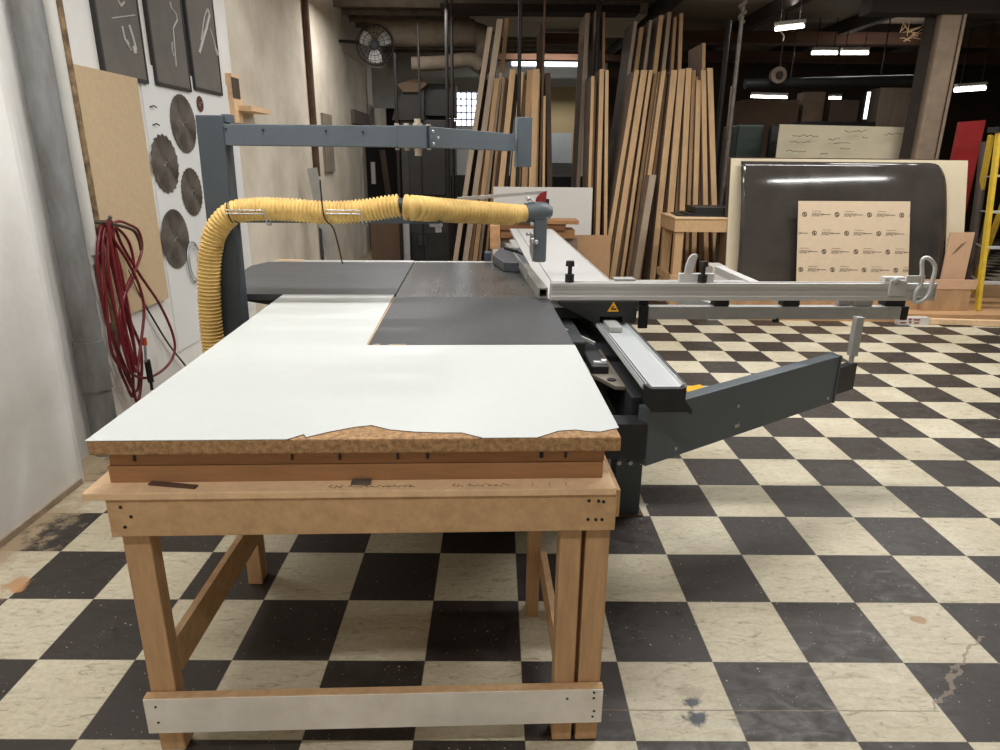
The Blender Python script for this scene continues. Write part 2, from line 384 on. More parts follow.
# square rough column
cp = ay(935, 100, 6.6)
t = MB().box(cp.x - .09, cp.x + .13, 6.6, 6.85, 0, ZC)
struct('column', t, column_m, bevel=.02)
struct('column', MB().box(cp.x - .17, cp.x - .10, 6.7, 6.8, 0, ZC), beam_dark)
struct('ceiling_beam', MB().box(cp.x - .9, cp.x + 1.4, 6.55, 6.8, ay(940, 14, 6.6).z, ay(940, -4, 6.6).z), beam_dark)
def simple(name, label, cat, mb, m, group=None, bevel=0, kind=None):
    return tag(mb.build(name, m, bevel=bevel), label, cat, group, kind)
# conduit on the column
a, b = ay(968, 25, 6.5), ay(948, 130, 6.5)
simple('conduit', 'thin pale conduit running up the rough column', 'pipe', MB().tube([(a.x, 6.58, 3.5), (a.x, 6.58, 0)], .018, 8), column_m)

# ducts over the back left
def pts_ay(l, Y): return [ay(x, y, Y) for x, y in l]
dk = thing('ventilation_duct', 'dusty dark ventilation duct under the ceiling by the wall fan', 'duct', ay(440, 30, 8.6))
MB().tube(pts_ay([(370, 33), (475, 33)], 8.6), .17, 16).build('duct_run', dusty, dk)
MB().tube(catmull(pts_ay([(472, 33), (486, 40), (486, 55), (476, 72)], 8.6), 5), .15, 14).build('elbow', dusty, dk)
simple('ventilation_duct', 'pale bent lower duct hanging above the dark cabinet machine', 'duct', MB().tube(catmull(pts_ay([(412, 64), (440, 63), (470, 60), (482, 66)], 8.3), 5), .09, 14), dusty)
simple('steam_pipe', 'fat black horizontal pipe across the dark back of the shop', 'pipe', MB().tube(pts_ay([(745, 84), (912, 80)], 9.0), .07, 12).tube([ay(790, 83, 9.0), Vector((ay(790, 83, 9.0).x, 9.0, ZC))], .01, 6).tube([ay(880, 81, 9.0), Vector((ay(880, 81, 9.0).x, 9.0, ZC))], .01, 6), black_paint)
rl = thing('cable_reel', 'small round dark reel hanging beside the black pipe', 'reel', ay(779, 75, 8.8))
MB().tube([ay(779, 75, 8.8) + Vector((0, 0, 0)), ay(779, 75, 8.8) + Vector((0, .08, 0))], .11, 18).build('drum', dusty, rl)
MB().tube([ay(779, 75, 8.8) + Vector((0, -.03, 0)), ay(779, 75, 8.8)], .05, 14).build('hub', beam_dark, rl)
MB().tube([ay(779, 75, 8.84), Vector((ay(779, 75, 8.84).x, 8.84, ZC))], .012, 6).build('hanger', black_steel, rl)
# fluorescent lamps seen from the camera
def tube_lamp(p0, p1, r, label, hang=True):
    c = (p0 + p1) / 2; d = (p1 - p0).normalized()
    l = thing('fluorescent_lamp', label, 'ceiling lamp', (c.x, c.y, c.z))
    MB().tube([p0, p1], r, 10).build('tube', tube_on, l)
    MB().beam(p0 + Vector((0, 0, r + .03)), p1 + Vector((0, 0, r + .03)), .07, .04).build('housing', mat('lamp_housing', (190, 188, 182), .5), l)
    if hang:
        for q in (p0.lerp(p1, .15), p0.lerp(p1, .85)):
            MB().beam(q + Vector((0, 0, r + .05)), Vector((q.x, q.y, ZC)), .01, .01).build('hanger', black_steel, l)
    return l
tube_lamp(ay(776, 29, 7.0), ay(803, 26, 7.2), .022, 'lit tube lamp with a dangling pull cord near the pipes')
MB().tube(catmull([ay(780, 31, 7.0), ay(784, 36, 7.0), ay(783, 41, 7.0)], 5), .006, 6).build('pull_cord', cream, bpy.data.objects['fluorescent_lamp'])
tube_lamp(ay(812, 53, 9.3), ay(837, 53, 9.3), .022, 'lit tube of the far lamp pair, the one on the cable reel side')
tube_lamp(ay(841, 53, 9.3), ay(868, 53, 9.3), .022, 'lit tube of the far lamp pair, the one on the column side')
tube_lamp(ay(751, 96.5, 11), ay(787, 97.5, 11), .018, 'thin orange-white tube lamp low against the dark back wall')
tube_lamp(ay(829, 98, 12), ay(841, 98, 12), .02, 'short white tube lamp low against the dark back wall')
tube_lamp(ay(955, 90, 9), ay(985, 88, 9), .03, 'lit tube lamp behind the rough column above the red panel')

# ------------------------------------------------------------------ FRONT WORK TABLE
T = mthing('outfeed_table', 'white-topped wooden outfeed table with peeled front edge on braced legs', 'table', -.61, .4)
def mp(*pts): return MB(MF)
# top slab with its notch
poly = [(-1.228, -.028), (-.002, -.028), (.006, .785), (-.716, .785), (-.720, 1.693), (-1.24, 1.693)]
MB(MF).prism([(x, y, .862) for x, y in poly], (0, 0, .0365)).build('top_slab', mdf_edge, T, bevel=.004)
peel = [(287, 440), (304, 434), (306, 437), (330, 431.5), (356, 426.6), (372, 425), (390, 429.4), (415, 431.5), (441, 432.4), (462, 432.4), (483, 439.2),
        (538.5, 438.9), (548, 434), (558, 430.6), (576, 429.4), (588, 431), (600, 431.5), (616.5, 427.6)]
def lz(x, y, z): d = ray(x, y); p = CAM + d * ((z - CAM.z) / d.z); return MFI @ p
pl = [(-1.229, -.029)]
for x, y in peel:
    p = lz(x, y, .9)
    if pl:
        q = pl[-1]
    pl.append((p.x + random.uniform(-.001, .001), max(-.028, p.y)))
pl[-1] = (.003, pl[-1][1]); pl += [(.007, .786), (-.717, .786), (-.721, 1.694), (-1.241, 1.694)]
MB(MF).prism([(x, y, .8985) for x, y in pl], (0, 0, .0015)).build('white_laminate', laminate, T)
# jagged dark glue line along the peel
gl = MB(MF)
for a, b in zip(pl[1:len(peel)], pl[2:len(peel) + 1]):
    if max(a[1], b[1]) > -.02: gl.beam((a[0], a[1], .8992), (b[0], b[1], .8992), .0028, .0012)
gl.build('glue_line', mat('glue_brown', (74, 56, 50), .9), T)
MB(MF).box(-1.20, -.034, .000, .022, .824, .862).build('riser', riser_m, T, bevel=.001)
MB(MF).box(-1.20, -.038, .75, .77, .78, .862).build('riser', riser_m, T)
MB(MF).box(-1.205, -.036, -.002, .022, .78, .8235).build('riser', riser_m, T, bevel=.001)
MB(MF).box(-1.205, -1.185, .022, .75, .78, .862).build('riser', riser_m, T)
MB(MF).box(-.057, -.037, .022, .75, .78, .862).build('riser', riser_m, T)
MB(MF).box(-1.245, -.012, -.056, .80, .762, .78).build('shelf_board', mdf_pale, T, bevel=.002)
MB(MF).box(-1.198, -.008, -.050, -.030, .663, .762).build('apron', mdf, T, bevel=.003)
MB(MF).box(-1.198, -.010, .775, .795, .663, .762).build('apron', mdf, T)
MB(MF).box(-1.205, -1.187, -.030, .775, .663, .762).build('apron', mdf, T)
MB(MF).box(-.012, .004, -.030, .775, .690, .762).build('apron', mdf, T)
sc_ = MB(MF)
for (u, z) in ((-1.165, .742), (-1.145, .717), (-1.163, .690), (-.075, .745), (-.052, .744), (-.040, .742), (-.075, .695), (-.056, .694), (-.041, .694)):
    sc_.cyl((u, -.0515, z), (u, -.049, z), .0042, 8)
sc_.build('screw_hole', frame_black, T)['kind'] = 'stuff'
for (u0, u1, v0, v1) in ((-1.187, -1.122, -.030, .018), (-.137, -.084, -.03, .03), (-.073, -.014, -.030, .045), (-1.187, -1.135, .705, .775), (-.165, -.125, .49, .56)):
    MB(MF).box(u0, u1, v0, v1, 0, .762).build('leg', wood_leg, T, bevel=.003)
MB(MF).box(-1.195, -.010, -.056, -.032, .085, .197).build('stretcher', mdf, T, bevel=.002)
sf = MB(MF).box(-1.194, -.011, -.0585, -.056, .087, .195).build('stretcher_face', laminate_dirty, T); sf['label'] = 'scuffed white face of the low front board'
sc_ = MB(MF)
for (u, z) in ((-1.165, .172), (-1.165, .122), (-.105, .168), (-.035, .168), (-.035, .186), (-.032, .125), (-.035, .107)):
    sc_.cyl((u, -.0595, z), (u, -.058, z), .0035, 8)
sc_.build('screw_hole', frame_black, T)['kind'] = 'stuff'
MB(MF).beam((-1.132, .018, .272), (-1.125, .705, .256), .02, .105).build('stretcher', mdf, T)
MB(MF).beam((-.115, .03, .205), (-.115, .49, .215), .02, .10).build('stretcher', mdf, T)
# screws set in riser / marks
mk = MB(MF)
for (x, y) in ((140, 459), (295, 458), (340, 462), (428, 459), (543, 464), (564, 455), (398, 461), (540, 457)):
    p = lz(x, y, .83); mk.box(p.x - .003, p.x + .003, -.003, -.001, .835, .850)
mk.build('nail_mark', frame_black, T)['kind'] = 'stuff'
# pencil scribbles on the shelf board
pc = MB(MF)
def scrib(u0, u1, amp, n):
    P = []
    for i in range(n):
        t = i / (n - 1); P.append((u0 + (u1 - u0) * t + .006 * math.sin(i * 2.3), -.034 + amp * math.sin(i * 1.7) + .002 * math.sin(i * .9), .7806))
    for a, b in zip(P, P[1:]): pc.beam(a, b, .0011, .0005)
scrib(-.69, -.655, .009, 9); scrib(-.645, -.49, .004, 34); scrib(-.40, -.375, .009, 8); scrib(-.365, -.27, .006, 18)
for u in (-.21, -.17, -.13): pc.beam((u, -.040, .7806), (u + .002, -.024, .7806), .0012, .0005)
pc.build('pencil_marks', mat('pencil', (120, 92, 66), .9), T)
p1, p2 = lz(150, 482, .785), lz(196, 486, .785)
simple('steel_strip', 'small dark flat metal strip lying on the shelf board of the wooden table', 'metal strip', MB(MF).beam((p1.x, p1.y, .7825), (p2.x, p2.y, .7825), .016, .004), rust)
p1, p2 = lz(354, 475, .785), lz(372, 477, .785)
simple('steel_strip', 'tiny dark metal offcut against the riser above pencil marks on the table', 'metal offcut', MB(MF).beam((p1.x, -.016, .7835), (p2.x, -.016, .7835), .022, .006), steel_dark)

# ------------------------------------------------------------------ PANEL SAW
S = mthing('panel_saw', 'grey and black sliding panel saw standing behind the white-topped table', 'panel saw', -.2, 1.9)
MB(MF).box(-.68, .12, 1.20, 2.68, .0, .80).build('cabinet', body_dark, S, bevel=.01)
MB(MF).box(.12, .19, 1.05, 2.6, .30, .74).build('cabinet_flange', black_paint, S, bevel=.006)
ct = MB(MF).box(-.712, -.052, 1.642, 2.745, .862, .9).build('cast_table', cast, S, bevel=.003)
MB(MF).box(-.05, -.004, 1.642, 4.0, .868, .899).build('blade_side_table', alu_dull, S, bevel=.002)
MB(MF).box(-.712, -.052, 2.7455, 2.775, .84, .902).build('rear_rail', alu, S, bevel=.002)
# marks on cast table: worn seams
gm = MB(MF)
for (x0, y0, x1, y1) in ((446, 262, 438, 293), (508, 275, 505, 294)):
    p, q = lz(x0, y0, .9), lz(x1, y1, .9); gm.beam((p.x, p.y, .9003), (q.x, q.y, .9003), .003, .0006)
gm.build('table_seam', mat('seam_grey', (70, 69, 68), .5), S)
# left side extension with clipped corner
poly = [(-1.60, 1.70), (-.716, 1.70), (-.716, 2.74), (-1.61, 2.74), (-1.665, 2.58)]
MB(MF).prism([(x, y, .870) for x, y in poly], (0, 0, .03)).build('side_extension', grey_lam, S, bevel=.003)
MB(MF).box(-1.58, -.716, 2.7405, 2.80, .86, .902).build('rear_rail', alu, S, bevel=.002)
MB(MF).box(-1.56, -1.40, 2.742, 2.79, .903, .907).build('wood_offcut_strip', mdf_pale, S)
MB(MF).prism([(-1.46, 1.72, .868), (-1.06, 1.72, .868), (-1.06, 1.72, .80)], (0, .03, 0)).build('bracket', black_paint, S)
MB(MF).prism([(-1.46, 2.55, .868), (-.70, 2.55, .868), (-.70, 2.55, .60)], (0, .03, 0)).build('bracket', black_paint, S)
# black near extension fitted in the notch
MB(MF).box(-.712, .006, .792, 1.638, .877, .9).build('near_extension', black_lam, S, bevel=.0015)
MB(MF).box(-.716, -.712, .79, 1.638, .868, .8985).box(-.716, .006, .788, .792, .868, .8985).build('extension_edging', mdf_pale, S)
MB(MF).box(-.70, -.02, .80, 1.62, .80, .876).build('extension_support', black_paint, S)
ch = MB(MF)
for (x, y, w, h) in ((398, 342, .03, .004), (378, 342, .01, .008), (374, 344, .006, .004)):
    p = lz(x, y + 1, .9); ch.box(p.x - w, p.x + w, .793, .793 + h, .8995, .9004)
ch.build('edge_chip', mdf_pale, S)

# sliding wagon
wg = MB(MF)
prof = [(.0, .9), (.395, .9), (.395, .885), (.388, .885), (.388, .86), (.005, .86), (.005, .885), (.0, .885)]
MB(MF).box(.01, .38, 1.60, 4.85, .806, .86).build('table_underside', black_paint, S)
MB(MF).prism([(u, 1.585, z) for u, z in prof], (0, 3.29, 0)).build('sliding_table', alu, S, bevel=.001)
gr = MB(MF)
gr.box(.066, .0695, 1.60, 4.87, .9, .9012)
gr.box(.385, .3875, 1.60, 4.87, .9, .9012)
gr.build('table_groove', black_rub, S)
# rail beam under wagon
rp = [(.225, .80), (.245, .80), (.249, .793), (.256, .789), (.348, .789), (.354, .793), (.358, .80), (.372, .80), (.376, .785), (.372, .778), (.36, .772), (.352, .735), (.262, .735), (.244, .772), (.225, .778), (.219, .785)]
MB(MF).prism([(u, .655, z) for u, z in rp], (0, 3.6, 0)).build('rail_beam', alu_white, S, bevel=.0008)
rs = MB(MF)
for u in (.229, .2395, .3635, .3705): rs.box(u - .0016, u + .0016, .656, 4.2, .8, .8022)
rs.build('steel_way', black_rub, S)
# black end cap of the rail
cap = [(.236, .776), (.246, .7715), (.355, .7715), (.362, .775), (.362, .745), (.385, .722), (.385, .70), (.374, .71), (.365, .718), (.262, .718), (.250, .735), (.222, .76)]
MB(MF).prism([(u, .632, z) for u, z in [(.225, .80), (.228, .80), (.236, .79)] + [(.238, .793), (.25, .7885), (.355, .7885), (.362, .793), (.366, .79)] + [(.366, .745), (.392, .715), (.392, .695), (.374, .705), (.255, .705), (.225, .74)]], (0, .022, 0)).build('rail_end_cap', black_paint, S)
# carriage under the crosscut fence
car = [(.045, .899), (.405, .899), (.405, .805), (.395, .798), (.345, .798), (.340, .830), (.236, .830), (.236, .803), (.200, .803), (.155, .83), (.045, .885)]
MB(MF).prism([(u, 1.53, z) for u, z in car], (0, .05, 0)).build('carriage', black_paint, S, bevel=.002)
MB(MF).box(.252, .312, 1.39, 1.53, .79, .815).build('slide_block', alu_dull, S, bevel=.004)
w = MB(MF); cu, cz = .295, .874
w.prism([(cu - .027, 1.5295, cz - .020), (cu + .027, 1.5295, cz - .020), (cu, 1.5295, cz + .026)], (0, -.0012, 0))
ws = w.build('warning_sticker', amber, S); WM[ws.name] = WM[S.name]
ws['label'] = 'yellow triangular warning sticker'
k = MB(MF); k.box(cu - .010, cu + .014, 1.5275, 1.5285, cz - .012, cz - .004); k.beam((cu - .01, 1.528, cz - .002), (cu + .004, 1.528, cz + .006), .001, .005)
k.build('hand_symbol', black_rub, ws)
# front casting bracket with knob under the rail
br = lz(604, 362, .70)
MB(MF).prism([(.10, 1.30, .69), (.225, 1.42, .69), (.225, .90, .69), (.185, .905, .69), (.150, .99, .69), (.12, 1.05, .69)], (0, 0, .018)).build('casting_bracket', mat('casting', (150, 142, 130), .5, metal=.4, var=.15), S, bevel=.004)
MB(MF).cyl((.185, .97, .7085), (.185, .97, .712), .018, 14).build('bracket_hole', black_rub, S)
kb = MB(MF).cyl((.135, 1.10, .735), (.165, 1.10, .735), .013, 12).cyl((.165, 1.10, .735), (.185, 1.10, .735), .02, 12).build('clamp_knob', chrome, S)
MB(MF).beam((.05, 1.42, .80), (.175, 1.30, .765), .012, .012).build('lever', alu_dull, S)
MB(MF).box(.225, .36, .80, 1.25, .55, .70).build('rail_foot', body_dark, S, bevel=.006)
MB(MF).box(.20, .36, 1.35, 2.9, .50, .70).build('rail_support', body_dark, S, bevel=.006)
# machine leg on the floor
MB(MF).box(.275, .393, 1.18, 1.29, .006, .62).build('leg', post_grey, S, bevel=.004)
MB(MF).box(.26, .41, 1.165, 1.31, .0, .006).build('foot_plate', rust, S)
MB(MF).box(.12, .285, 1.2, 1.28, .40, .62).build('leg_bracket', black_paint, S)
bo = MB(MF)
for u in (.285, .335, .385): bo.cyl((u, 1.165, .262), (u, 1.18, .262), .010, 8)
bo.build('bolt', chrome, S)
MB(MF).cyl((.393, 1.20, .262), (.425, 1.20, .262), .016, 10).build('adjuster', black_paint, S)
# pivot arm to the left of the support arm
MB(MF).box(-.20, .262, .70, .79, .50, .635).build('pivot_arm', black_paint, S, bevel=.004)
MB(MF).box(-.20, -.08, .79, 1.25, .42, .62).build('pivot_housing', body_dark, S, bevel=.006)
# swing-out support arm
a0, a1 = Vector((.268, .70, 0)), Vector((1.300, 1.355, 0)); dr = (a1 - a0).normalized(); nr = Vector((-dr.y, dr.x, 0))
def along(t, off=0): return a0 + dr * t + nr * off
LA = (a1 - a0).length
def P3(t, off, z): p = along(t, off); return (p.x, p.y, z)
MB(MF).prism([P3(0, 0, .47), P3(LA, 0, .47), P3(LA, 0, .69), P3(.06, 0, .69), P3(0, 0, .69)], tuple(nr * .055)).build('support_arm', arm_grey, S, bevel=.003)
en = MB(MF); en.prism([P3(LA - .012, -.004, .468), P3(LA + .004, -.004, .468), P3(LA + .004, -.004, .692), P3(LA - .012, -.004, .692)], tuple(nr * .063)); en.build('arm_end_plate', post_grey, S)
en = MB(MF); en.prism([P3(LA - .2, .008, .497), P3(LA + .175, .008, .497), P3(LA + .175, .008, .625), P3(LA - .2, .008, .625)], tuple(nr * .04)); en.build('arm_extension', black_paint, S, bevel=.002)
bo = MB(MF)
for t, z in ((.15, .505), (.50, .60), (.50, .515), (.515, .515), (LA - .06, .50)):
    p, q = Vector(P3(t, 0, z)), Vector(P3(t, -.006, z)); bo.cyl(p, q, .0075, 8)
bo.build('bolt', chrome, S)
pe = P3(LA + .155, .03, 0)
MB(MF).box(pe[0] - .018, pe[0] + .018, pe[1] - .018, pe[1] + .018, .66, .845).build('outrigger_post', alu_dull, S, bevel=.003)
MB(MF).cyl((pe[0], pe[1], .625), (pe[0], pe[1], .66), .011, 10).build('post_pin', alu_dull, S)

# outrigger frame under the fence
OUT = mthing('outrigger_frame', 'light aluminium outrigger frame carried under the crosscut fence', 'frame', 1.0, 1.6, .84)
MB(MF).box(.455, 1.70, 1.60, 1.645, .800, .862).build('front_bar', alu_dull, OUT, bevel=.003)
MB(MF).box(1.70, 1.735, 1.598, 1.647, .798, .864).build('end_cap', black_rub, OUT, bevel=.003)
MB(MF).box(.43, .475, 1.585, 1.60, .76, .87).build('clamp_block', black_rub, OUT, bevel=.003)
MB(MF).box(.43, .475, 1.60, 1.66, .863, .900).build('clamp_block', black_rub, OUT)
MB(MF).box(.79, .86, 1.60, 1.66, .863, .900).build('slide_bracket', black_rub, OUT, bevel=.003)
MB(MF).box(1.12, 1.20, 1.60, 1.66, .863, .900).build('slide_bracket', black_paint, OUT, bevel=.003)
MB(MF).box(1.47, 1.56, 1.61, 1.67, .863, .900).build('slide_bracket', chrome, OUT, bevel=.003)
MB(MF).box(1.62, 1.72, 1.61, 1.67, .863, .900).build('slide_bracket', black_paint, OUT, bevel=.003)
MB(MF).box(1.40, 1.46, 1.62, 1.66, .863, .900).build('slide_bracket', alu_dull, OUT, bevel=.003)
MB(MF).beam((1.165, 1.66, .880), (1.165, 2.60, .880), .055, .045).build('side_bar', alu, OUT, bevel=.003)
MB(MF).beam((.82, 1.66, .845), (.60, 2.10, .845), .03, .04).build('brace', alu_dull, OUT)
MB(MF).beam((.395, 2.14, .87), (1.14, 2.14, .87), .045, .045).build('rear_bar', alu_dull, OUT, bevel=.003)
bx = MB(MF).box(.42, .53, 2.10, 2.18, .893, .905).build('rear_bar_cover', alu_dull, OUT)
MB(MF).cyl((1.10, 1.615, .785), (1.10, 1.615, .808), .016, 12).build('rubber_foot', black_rub, OUT)

# crosscut fence
CF = mthing('crosscut_fence', 'long aluminium crosscut fence with two flip stops and black clamp knobs', 'fence', .9, 1.55, .9)
fp = [(1.55, .9012), (1.605, .9012), (1.605, .981), (1.598, .981), (1.598, .975), (1.57, .975), (1.57, .981), (1.55, .981), (1.55, .965), (1.553, .963), (1.553, .922), (1.55, .920)]
MB(MF).prism([(.008, v, z) for v, z in fp], (1.80, 0, 0)).build('fence_bar', alu, CF, bevel=.001)
MB(MF).box(1.806, 1.812, 1.548, 1.607, .90, .982).build('fence_end', alu_dull, CF)
# scale strip on the fence bar
MB(MF).box(.01, 1.80, 1.5488, 1.5500, .949, .952).build('scale_strip', alu_dull, CF)
for u in (.095, .712):
    kn = MB(MF).cyl((u, 1.578, .975), (u, 1.578, 1.018), .021, 16).cyl((u, 1.578, 1.018), (u, 1.578, 1.055), .010, 12).cyl((u, 1.578, 1.055), (u, 1.578, 1.078), .021, 16, .018)
    kn.build('clamp_knob', black_rub, CF, bevel=.002)
# near flip stop
fs = MB(MF).box(.61, .775, 1.60, 1.625, .96, 1.018).build('stop_bracket', alu, CF, bevel=.003)
lip = [(.635, 1.018), (.672, 1.018), (.690, 1.10), (.680, 1.108), (.664, 1.106), (.648, 1.088), (.638, 1.05)]
MB(MF).prism([(u, 1.603, z) for u, z in lip], (0, .016, 0)).build('flip_stop', alu, CF, bevel=.002)
MB(MF).cyl((.705, 1.600, .998), (.705, 1.594, .998), .006, 8).build('bolt', chrome, CF)
# far flip stop with open loop finger
MB(MF).box(1.58, 1.66, 1.535, 1.55, .925, 1.00).box(1.56, 1.66, 1.55, 1.59, .989, 1.012).build('stop_bracket', alu, CF, bevel=.003)
loop = catmull([mfy(x, y, 1.535) for x, y in ((922.5, 260), (929, 258.5), (935, 267), (932.5, 281), (928, 295), (920.5, 301.5), (914.5, 301), (916.5, 291), (920.5, 285), (922, 273))], 6, True)
MB(MF).tube(loop, .0095, 8).build('flip_stop', alu, CF)
MB(MF).beam(tuple(mfy(906, 279, 1.535)), tuple(mfy(924, 279, 1.535)), .014, .03).build('stop_arm', alu, CF)
MB(MF).ball((1.60, 1.53, 1.0), .018, 10).build('stop_knob', alu_dull, CF)

# rip fence extrusion + dark head
RF = mthing('rip_fence', 'short aluminium rip fence with dark grey clamp head and black lever', 'fence', -.1, 2.2, .9)
fa, fb = (-.03, 1.585), (-.125, 3.6)
def rpf(w0, w1, z0, z1, v0=1.585, v1=3.3, m=mat('fence_alu', (158, 156, 150), .35, metal=.6, var=.08, scale=20), nm='fence_extrusion', bev=.001):
    s = lambda v: -.045 - (v - 1.585) * .045
    MB(MF).prism([(s(v0) + w0, v0, z0), (s(v0) + w1, v0, z0), (s(v1) + w1, v1, z0), (s(v1) + w0, v1, z0)], (0, 0, z1 - z0)).build(nm, m, RF, bevel=bev)
rpf(0, .043, .901, .912); rpf(0, .006, .912, .945); rpf(.037, .043, .912, .945); rpf(0, .043, .945, .953)
rpf(-.006, 0, .925, .975, 2.0, 3.0, alu_dull, 'fence_face')
hd = [lz(x, y, .902) for x, y in ((504, 271.5), (529, 272.5), (520, 256), (500, 256), (492.5, 263.5))]
MB(MF).prism([(p.x, p.y, .902) for p in hd], (0, 0, .055)).build('clamp_head', mat('head_grey', (66, 70, 76), .4, var=.05), RF, bevel=.006)
MB(MF).tube([tuple(mfy(505, 248, 2.35)), tuple(mfy(517, 251.5, 2.28))], .010, 10).tube([tuple(mfy(517, 251.5, 2.28)), tuple(mfy(523, 254.5, 2.28))], .006, 8).build('lever', black_rub, RF)
q_ = lz(488, 261, .905)
MB(MF).box(q_.x - .02, q_.x + .02, q_.y, q_.y + .1, .905, .955).build('rail_clamp', mat('blue_clamp', (52, 66, 84), .5), RF, bevel=.003)

# ------------------------------------------------------------------ OVERHEAD GUARD ARM
VP_ = 1.54
pu1 = mfy(231, 220, VP_).x; pu0 = pu1 - .112; pzt = mfy(215, 115, VP_).z
G = mthing('guard_arm', 'dark blue-grey steel post with two overhead arms standing by the blade wall', 'post', (pu0 + pu1) / 2, VP_ + .06)
MB(MF).prism([(pu0 - .010, VP_, 0), (pu1 - .010, VP_, 0), (pu1 + .012, VP_, pzt), (pu0 + .012, VP_, pzt)], (0, .10, 0)).build('post', post_grey, G, bevel=.005)
MB(MF).box(pu0 - .03, pu1 + .03, VP_ - .03, VP_ + .145, 0, .012).build('base_plate', rust, G)
MB(MF).box(pu1, pu1 + .03, VP_ + .02, VP_ + .09, mfy(225, 122, VP_).z, mfy(225, 119, VP_).z + .02).build('arm_mount', blue_grey, G)
za1, za0 = mfy(300, 124.6, VP_).z, mfy(300, 146.2, VP_).z
um0, um1, ump = mfy(397.5, 135, VP_).x, mfy(436, 135, VP_).x, mfy(417, 135, VP_).x
MB(MF).box(pu1, um0, VP_ + .005, VP_ + .075, za0, za1).build('upper_arm', blue_grey, G, bevel=.003)
MB(MF).box(um0, um1 - .04, VP_, VP_ + .08, za0 - .003, za1 + .003).build('pivot_sleeve', blue_grey, G, bevel=.003)
ve = 2.36
e0, e1 = mfy(515, 151, ve), mfy(515, 134, ve); h0, h1 = mfy(430, 147.6, VP_ + .03), mfy(430, 127.6, VP_ + .03)
MB(MF).prism([(h0.x, h0.y, za0), (e0.x, e0.y, e0.z), (e0.x, e0.y, e1.z), (h0.x, h0.y, za1)], (-.05, .045, 0)).build('outer_arm', blue_grey, G, bevel=.003)
bo = MB(MF)
for (x, y) in ((226, 129), (263, 130), (326, 131), (363, 132)):
    q = mfy(x, y, VP_ + .005); bo.cyl((q.x, q.y, q.z), (q.x, q.y - .004, q.z), .0045, 8)
bo.build('bolt', black_rub, G)
bo = MB(MF)
for (x, y, v) in ((433, 131.5, 1.57), (438, 138, 1.60), (433.5, 144, 1.57)): bo.ball(tuple(mfy(x, y, v)), .007, 6)
bo.build('rivet', chrome, G)
nt_ = MB(MF)
for (x, r_, h) in ((396, .010, .008), (406, .012, .009), (417, .020, .010), (428, .010, .006)):
    u = mfy(x, 135, VP_).x
    nt_.cyl((u, VP_ + .04, za1 + .003), (u, VP_ + .04, za1 + .003 + h), r_, 10); nt_.cyl((u, VP_ + .04, za0 - .003 - h), (u, VP_ + .04, za0 - .003), r_ * .9, 10)
nt_.cyl((ump, VP_ + .04, za1), (ump, VP_ + .04, za1 + .030), .013, 8).cyl((ump, VP_ + .04, za0 - .034), (ump, VP_ + .04, za0), .015, 8)
nt_.build('pivot_bolt', mat('plated_bolt', (200, 190, 170), .4, metal=.4), G)
b0, b1 = mfy(517, 167, ve - .01), mfy(532.5, 117, ve - .01)
MB(MF).box(b0.x, b1.x, ve - .01, ve + .16, b0.z, b1.z).build('end_box', blue_grey, G, bevel=.003)
MB(MF).box(b0.x - .006, b0.x, ve + .03, ve + .16, b0.z, b1.z).build('end_box_side', mat('end_box_lighter_side', (136, 146, 154), .5), G)  # left side plate coloured lighter than the box
# lower arm
lz0_, lz1_ = mfy(300, 223, VP_ + .03).z, mfy(300, 214, VP_ + .03).z
ul = mfy(440, 218, VP_ + .03).x
MB(MF).box(pu1, ul, VP_ + .03, VP_ + .10, lz0_, lz1_).build('lower_arm', post_grey, G, bevel=.003)
lo = mfy(470, 222, 1.9)
MB(MF).beam((ul - .03, VP_ + .075, (lz0_ + lz1_) / 2), tuple(mfy(528, 220, 2.16)), .035, .035).build('lower_outer_arm', post_grey, G)
l0, l1 = mfy(458, 199, 1.95), mfy(545, 192, 2.2)
MB(MF).beam(tuple(l0), tuple(l1), .02, .016).build('guard_link', alu_dull, G)
zb = lz0_
MB(MF).cyl((ul - .02, VP_ + .065, zb - .015), (ul - .02, VP_ + .065, zb), .03, 14).cyl((ul - .01, VP_ + .065, zb - .04), (ul - .01, VP_ + .065, zb - .015), .014, 10).build('lower_pivot', alu_dull, G, bevel=.003)
VH = VP_ - .055
# wire cradles
cr = MB(MF)
for (x0_, x1_) in ((226, 264), (326, 360)):
    for yy in (210, 213.5): cr.tube([mfy(x0_, yy, VH - .056), mfy(x1_, yy + .5, VH - .056)], .0028, 6)
    cr.tube(catmull([mfy(x1_, 210.5, VH - .056), mfy(x1_ + 2, 218, VH - .056), mfy(x1_ + 3, 224, VH - .05), mfy(x1_ + 7, 225, VH + .03), mfy(x1_ + 6, 222, VP_ + .03)], 4), .003, 6)
cr.build('hose_cradle', chrome, G)

# ------------------------------------------------------------------ YELLOW DUST HOSE
H = mthing('dust_hose', 'thick corrugated yellow dust hose strapped along the lower guard arm', 'hose', mfy(210, 335, VH).x, VH)
def corr(mb, pts, r, step=.004, amp=.0036, per=4):
    P = resample(pts, step); mb.tube(P, r, 22, rf=lambda i: r + amp * (1 if (i % per) < per / 2 else -1)); return mb
hb = mfy(212, 335, VH)
P = [Vector((hb.x, VH, .0)), Vector((hb.x, VH, .35)), hb, mfy(209, 290, VH), mfy(210, 255, VH), mfy(216, 231, VH), mfy(231, 214, VH), mfy(252, 209.5, VH), mfy(285, 209.5, VH), mfy(325, 212.5, VH), mfy(360, 211, VH), mfy(385, 207.5, VH), mfy(400, 205.5, VH)]
corr(MB(MF), catmull(P, 14), .0455).build('hose_section', hose_y, H)
P = [mfy(405, 207.2, VH), mfy(415, 208, VH + .01), mfy(440, 210, 1.62), mfy(480, 212.5, 1.84), mfy(511, 214.5, 2.06)]
